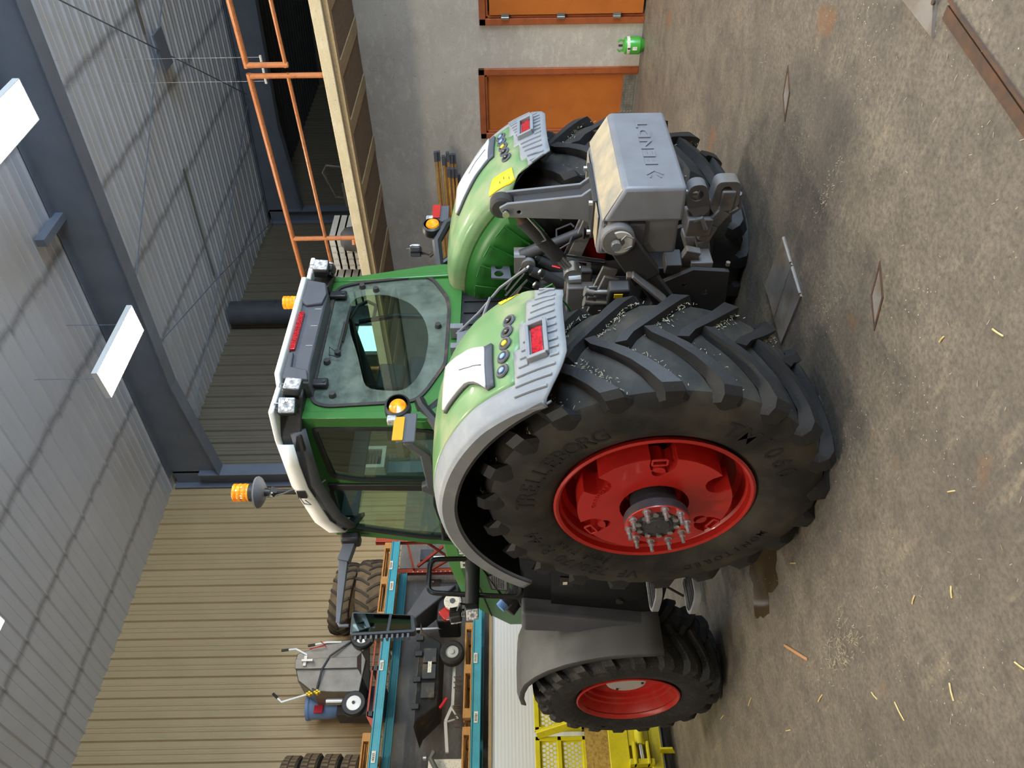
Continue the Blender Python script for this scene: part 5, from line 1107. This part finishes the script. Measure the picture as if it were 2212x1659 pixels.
# big brown tyres lying on the pallet
def lug_tyre(c, Ro, w, tilt, label, mtl, seed):
    t = thing('used_tyre', label, 'tyre', c, 0, 'big brown used tractor tyres'); t.rotation_euler = tilt
    hwz = w/2; q = MB(); q.lathe([(-hwz*.6, Ro*.55), (-hwz, Ro*.72), (-hwz*.95, Ro*.9), (-hwz*.6, Ro*.955), (0, Ro*.965), (hwz*.6, Ro*.955), (hwz*.95, Ro*.9), (hwz, Ro*.72), (hwz*.6, Ro*.55), (-hwz*.6, Ro*.55)], (0, 0, 0), 'z', 48); q.build('tyre_casing', M['oldrubber'], t)
    for sd in (-1, 1):
        z = MB(); st = []
        for (x, r, a) in ((-.08, .99, 0), (.15, 1.0, .05), (.5, 1.0, .14), (.85, .975, .20), (1.02, .92, .22)):
            row = []
            for rr, wd in ((r-.06, -.045), (r, -.035), (r, .035), (r-.06, .045)): row.append((Ro*rr*math.cos(a+wd), Ro*rr*math.sin(a+wd), sd*x*hwz))
            st.append(row)
        z.grid(st); z.add(st[0], [(0, 1, 2, 3)]); z.add(st[-1], [(0, 1, 2, 3)]); me = z.mesh('lug', M['oldrubber_dark'], 20)
        for k in range(20): inst('lug', me, t, (0, 0, 0), (0, 0, 2*PI*(k+(.5 if sd > 0 else 0))/20))
lug_tyre((5.58, 10.62, 4.0), .56, .40, (0, 0, 0), 'big brown tractor tyre lying flat on the rack pallet', M['oldrubber'], 1)
lug_tyre((5.56, 10.62, 4.42), .55, .30, (R(6), R(5), .3), 'big brown tractor tyre lying tilted on top of the flat one', M['oldrubber'], 2)
# car tyres
for k in range(4):
    t = thing('car_tyre', f'worn car tyre, {["lowest","second","third","topmost"][k]} of the stack on the upper rack beam', 'tyre', (2.82+.012*(k % 3), 10.30, 3.80+.125+k*.252), 0, 'worn car tyres stacked on the rack')
    q = MB(); q.lathe([(-.09, .20), (-.12, .27), (-.105, .335), (-.07, .352), (.07, .352), (.105, .335), (.12, .27), (.09, .20), (-.09, .20)], (0, 0, 0), 'z', 40); q.build('tyre_casing', M['oldrubber_dark'], t)
    me = MB(); me.box(.345, .362, -.018, .018, -.085, -.01); me.box(.345, .362, .012, .044, .01, .085); ml = me.mesh('tread_block', M['oldrubber'], 0)
    for j in range(36): inst('tread_block', ml, t, (0, 0, 0), (0, 0, 2*PI*j/36))
# stainless sprayer cart on a red stand
rs = thing('red_stand', 'low red and brown steel stand under the stainless cart on the rack', 'stand', (4.2, 10.3, 3.69))
for z in (.0, .075):
    for y in (-.28, .3): q = MB(); q.box(-.62, .72, y, y+.03, z, z+.022); q.build('rail', M['upright'] if y < 0 else M['irond'], rs)
for x in (-.62, -.02, .66): q = MB(); q.box(x, x+.06, -.28, .32, 0, .09); q.build('crosspiece', M['irond'], rs)
q = MB(); q.prism([(-.62, -.29, .10), (-.66, -.29, .0), (-.78, -.29, .0)], (0, .04, 0)); q.build('ramp_end', M['upright'], rs)
sc_ = thing('sprayer_cart', 'stainless steel hopper cart with white wheels and handles on the red stand', 'cart', (4.28, 10.3, 3.79))
hop = [(-.33, .16), (-.31, .80), (-.16, 1.02), (.06, 1.10), (.22, 1.10), (.40, .62), (.42, .30), (.12, .12)]
q = MB(); q.prism([(x, -.12, z) for x, z in hop], (0, .5, 0)); q.build('hopper_body', M['stainless'], sc_, bevel=.012)
q = MB(); q.prism([(-.01, -.16, .22), (-.01, -.16, 1.08), (.13, -.16, 1.10), (.15, -.16, .24)], (0, .04, 0)); q.build('hopper_panel', M['stainless'], sc_, bevel=.006)
q = MB(); q.prism([(-.01, -.16, .22), (.15, -.16, .24), (.36, -.05, .12), (-.28, -.05, .05)], (0, .1, 0)); q.build('hopper_chute', M['stainless'], sc_)
q = MB(); q.tube([(-.31, -.14, .74), (-.02, -.17, .70), (.16, -.17, .62), (.38, -.14, .36)], .013, 6); q.tube([(-.31, -.14, .74), (-.28, -.14, .8)], .013, 6); q.build('black_strap', M['black'], sc_)
for x in (-.50, .42):
    t_ = MB(); t_.lathe([(-.05, .10), (-.05, .15), (-.03, .165), (.03, .165), (.05, .15), (.05, .10)], (x, -.16, .20), 'y', 28); tw = t_.build('cart_wheel', M['black'], sc_); MB().lathe([(-.052, .02), (-.05, .06), (-.04, .10), (.04, .10)], (x, -.16, .20), 'y', 20).build('wheel_disc', M['white'], tw); MB().cyl((x, -.23, .2), (x, -.2, .2), .02, n=8).build('axle_end', M['irond'], tw)
for p in ([(-.33, -.12, .80), (-.45, -.14, 1.18), (-.40, -.14, 1.24)], [(.20, -.12, .95), (.28, -.14, 1.12), (.27, -.14, 1.22)], [(.38, -.12, .50), (.37, -.14, .70), (.34, -.14, .86)]):
    p = [(x, y, z) for x, y, z in p]; h_ = MB().tube(p, .014, 8).build('cart_handle', M['white'], sc_); MB().cyl(p[-1], Vector(p[-1])+(Vector(p[-1])-Vector(p[-2])).normalized()*.10, .018, n=8).build('grip', M['black'], h_)
q = MB(); q.cyl((-.42, -.05, .25), (-.42, -.05, .60), .045, n=14); q.build('silver_cylinder', M['zinc'], sc_); q = MB(); q.tube([(.33, -.15, .72), (.37, -.17, .78), (.31, -.17, .70), (.27, -.16, .92)], .007, 5); q.build('red_hose', M['ink_red'], sc_)
q = MB(); q.box(.02, .16, -.19, -.16, .93, .97); q.box(.07, .10, -.22, -.15, .84, .99); q.build('clamp', M['zinc'], sc_)
for x, z in ((-.36, .80), (-.34, .70)): q = MB(); q.box(x-.03, x+.03, -.20, -.14, z, z+.03); q.box(x-.01, x+.01, -.2, -.14, z-.03, z+.06); q.build('yellow_valve', M['yellow'], sc_, bevel=.004)
t = thing('blue_drum', 'light blue plastic drum behind the stainless cart', 'drum', (4.05, 10.92, 4.35)); MB().lathe([(0, .0), (0, .15), (.1, .17), (.40, .18), (.42, .195), (.46, .195), (.47, .12), (.47, 0)], (0, 0, 0), 'z', 24).build('drum_body', M['drum'], t); q = MB(); q.box(-.16, -.06, -.19, -.16, .2, .32); q.build('drum_label', M['ink_red'], t)
q = MB(); q.box(3.85, 4.25, 10.73, 11.05, 3.69, 4.35); tag(q.build('dark_crate', M['irond'], None, .01), 'dark crate under the blue drum on the rack', 'crate')
# black dump trailer on the lower pallets
tr_ = thing('dump_trailer', 'black plastic tub dump trailer with grey wheel and tongue on the lower rack pallet', 'trailer', (4.1, 10.1, 2.53))
def tub(x0, x1, y0, y1, z): return [(x0, y0, z), (x1, y0, z), (x1, y1, z), (x0, y1, z)]
q = loft([tub(-.42, .44, -.12, .5, .33), tub(-.62, .56, -.2, .6, .58), tub(-.72, .70, -.22, .62, .62)]); q.build('tub', M['tubblack'], tr_, bevel=.015)
for x in (-.5, .2, .42, -.15): q = MB(); q.box(x, x+.07, -.245, -.19, .56, .66); q.build('lid_clip', M['black'], tr_, bevel=.006)
for x in (-.35, -.1, .12): q = MB(); q.box(x, x+.2, -.215, -.17, .37, .55); q.build('tub_rib', M['tubblack'], tr_, bevel=.006)
q = MB(); q.box(-.02, .13, -.222, -.212, .43, .48); q.build('paper_label', M['paper'], tr_)
q = MB(); q.lathe([(-.07, .09), (-.07, .14), (-.05, .165), (.05, .165), (.07, .14), (.07, .09)], (.26, -.16, .165), 'y', 30); wt = q.build('trailer_wheel', M['rubber2'], tr_); MB().lathe([(-.072, 0), (-.07, .03), (-.05, .04), (-.045, .095), (.0, .095)], (.26, -.16, .165), 'y', 24).build('wheel_disc', M['crate'], wt)
q = MB(); q.bar((.2, .0, .14), (-.42, -.05, .14), .04, .04); q.bar((-.40, -.05, .14), (-.62, -.1, .22), .04, .04); q.bar((-.62, -.1, .22), (-1.0, -.12, .18), .04, .04); q.tube([(-.42, -.08, .16), (-.58, -.1, .06), (-.62, -.1, .2)], .014, 6); q.build('tongue', M['crate'], tr_)
q = MB(); q.bar((-.32, -.1, .22), (-.45, -.12, .3), .03, .03); q.build('red_lever', M['ink_red'], tr_)
# riding mower deck half hidden by the hood
mw = thing('lawn_mower', 'dark mower with grey chute and white disc on the rack behind the hood', 'mower', (5.1, 10.2, 2.53))
q = loft([[(-.15, -.2, .86), (.30, -.2, .62), (.30, .2, .62), (-.15, .2, .86)], [(-.2, -.22, .72), (.30, -.25, .15), (.30, .3, .15), (-.2, .3, .72)]]); q.build('discharge_chute', M['greydark'], mw, bevel=.02)
q = MB(); q.box(-.22, .4, -.15, .4, .1, .42); q.build('mower_body', M['black'], mw, bevel=.03); q = MB(); q.prism([(-.1, -.2, .40), (.05, -.2, .22), (-.2, -.2, .18), (-.22, -.2, .3)], (0, .2, 0)); q.build('red_cover', M['red'], mw, bevel=.01)
q = MB(); q.lathe([(-.03, 0), (-.03, .03), (-.035, .05), (-.03, .07), (-.035, .10), (-.02, .125), (.02, .125)], (.02, -.26, .19), 'y', 30); wd = q.build('white_disc', M['paper'], mw); MB().cyl((.02, -.30, .19), (.02, -.28, .19), .04, n=16).build('disc_hub', M['greydark'], wd)
q = MB(); q.tube([(-.2, .1, .3), (-.26, .0, .9), (-.22, -.05, .95)], .015, 6); q.build('mower_handle', M['white'], mw)
q = MB(); q.box(2.2, 3.08, 10.15, 10.7, 2.53, 2.96); bx = tag(q.build('metal_box', M['paper'], None, .01), 'pale dented sheet metal box on the lower pallet at the photo edge', 'box')
o = tag(MB().tube([(2.85, 10.1, 2.60), (2.93, 10.08, 2.84), (3.06, 10.06, 2.92), (3.14, 10.05, 2.88)], .035, 8).build('grey_hose', M['hose']), 'thick grey hose draped over the pale metal box', 'hose')
o = tag(MB().cyl((3.08, 10.1, 2.98), (3.08, 10.1, 3.02), .03, n=12).build('shiny_knob', M['zinc']), 'shiny round knob above the pale metal box', 'knob')
for k in range(6):
    x = (3.4, 3.5, 3.62, 3.86, 3.93, 4.0)[k]; q = MB(); q.tube([(x, 9.98, 2.55), (x, 9.97, 2.62), (x+.05, 9.97, 2.66), (x+.06, 9.98, 2.56)], .008, 5); tag(q.build('rusty_hook', M['rust']), f'rusty wire hook on the lower pallet edge, {["first","second","third","fourth","fifth","last"][k]} from the metal box', 'hook', 'rusty hooks on the pallet edge')
# white ribbed panels under the rack
wp = thing('white_sheet', 'big white ribbed panel standing under the lower teal beam behind the yellow machine', 'panel', (3.9, 9.88, 0))
q = MB(); rows = []
for k in range(97): z = .02+k*.0222; rows.append([(-2.2, -.0012*(k % 2), z), (1.6, -.0012*(k % 2), z)])
q.grid(rows); q.build('panel_sheet', M['whitepanel'], wp, smooth=0, solid=.006); q = MB(); q.box(-2.2, 1.6, -.03, .04, 2.15, 2.19); q.build('wood_edge', M['plankl'], wp); q = MB(); q.box(-2.2, 1.6, .02, .05, .02, 2.15); q.build('panel_core', M['crate'], wp)
# electrical box and pipe on the wall
t = thing('switch_box', 'grey electrical box on the concrete wall between the rack braces', 'box', (6.66, 11.22, 3.20)); q = MB(); q.box(-.10, .10, 0, .08, 0, .22); q.build('box_body', M['greydark'], t, bevel=.008)
q = MB(); q.tube([(-.1, .04, .02), (-.3, .05, .02), (-.9, .05, .02)], .014, 6); q.tube([(-.02, .05, 0), (-.02, .05, -.3)], .014, 6); q.build('conduit', M['zinc'], t)
t = thing('wall_plate', 'small brown steel plate on the concrete behind the hood', 'plate', (6.14, 11.27, 3.05)); q = MB(); q.box(-.08, .08, 0, .03, 0, .17); q.build('plate', M['rust'], t); MB().cyl((.03, -.01, .13), (.03, 0, .13), .02, n=8).build('bolt', M['zinc'], t)

# ================================================================== YELLOW MACHINE
Y = thing('yellow_machine', 'yellow implement with perforated guards standing in front of the white panel', 'machine', (2.9, 9.2, 0))
def PY(q, name, mt, par=None, **k): q.v = [(p[0]-2.9, p[1]-9.2, p[2]) for p in q.v]; return q.build(name, mt, par or Y, **k)
y0 = 9.2
for (xa, xb) in ((2.1, 3.02), (3.08, 3.75)):
    for a in ((xa, xb, 1.565, 1.625), (xa, xb, 1.315, 1.365), (xa, xb, 1.02, 1.075)): PY(MB().box(a[0], a[1], y0, y0+.05, a[2], a[3]), 'guard_frame', M['machine'], bevel=.006)
    for x in (xa, xb-.05): PY(MB().box(x, x+.05, y0, y0+.05, 1.02, 1.62), 'guard_frame', M['machine'], bevel=.006)
    for (za, zb_) in ((1.365, 1.565), (1.075, 1.315)):
        hol = []; j = 0; z = za+.03
        while z < zb_-.02:
            x = xa+.075+(.024 if j % 2 else 0)
            while x < xb-.07: hol.append([(x+.0205*math.cos(PI/6+k*PI/3), z+.0205*math.sin(PI/6+k*PI/3)) for k in range(6)]); x += .048
            z += .0415; j += 1
        q = MB(); q.plate([(xa+.04, za-.01), (xb-.04, za-.01), (xb-.04, zb_+.01), (xa+.04, zb_+.01)], hol, lambda u, v, w: (u, y0+.03+w, v), 0, .006); PY(q, 'perforated_guard', M['machine'], smooth=0)
q = MB(); q.bar((3.03, y0-.03, 1.60), (3.17, y0-.30, .78), .05, .10, (0, 0, 1)); PY(q, 'diagonal_brace', M['machine'], bevel=.008)
PY(MB().box(2.1, 3.8, y0+.05, y0+.55, .42, .74), 'machine_body', M['machine'], bevel=.02)
PY(MB().box(2.1, 3.3, y0-.02, y0+.05, .76, 1.04), 'hay_covered_panel', M['mud'])
PY(MB().box(2.1, 3.8, y0-.03, y0+.02, .54, .77), 'front_sheet', M['machine'], bevel=.008)
PY(MB().box(2.1, 3.8, y0-.04, y0+.06, .16, .30), 'lower_beam', M['machine'], bevel=.015)
PY(MB().cyl((2.88, y0-.1, .42), (3.6, y0-.1, .42), .055, n=18), 'hydraulic_ram', M['machine']); PY(MB().cyl((2.70, y0-.1, .41), (2.88, y0-.1, .42), .025, n=12), 'ram_rod', M['zinc'])
for z in (.33, .48): PY(MB().box(2.66, 2.90, y0-.16, y0-.02, z, z+.03), 'ram_lug', M['machine'], bevel=.006)
PY(MB().box(2.66, 2.72, y0-.14, y0, .28, .56), 'ram_bracket', M['machine'], bevel=.006)
PY(MB().box(2.90, 3.8, y0-.02, y0+.04, .30, .54), 'mid_panel', M['machine'], bevel=.008)
for x in (2.5, 2.8, 3.1, 3.4): PY(MB().prism([(x, y0-.03, .02), (x, y0-.03, .20), (x+.02, y0-.12, .20), (x+.02, y0-.12, .06)], (.02, 0, 0)), 'tine_holder', M['machine'])
for x in (2.3, 3.6): PY(MB().box(x, x+.3, y0+.1, y0+.5, 0, .42), 'stand_foot', M['black'])
PY(MB().cyl((3.13, y0-.05, .76), (3.13, y0-.07, .76), .012, n=8), 'panel_bolt', M['zinc'])
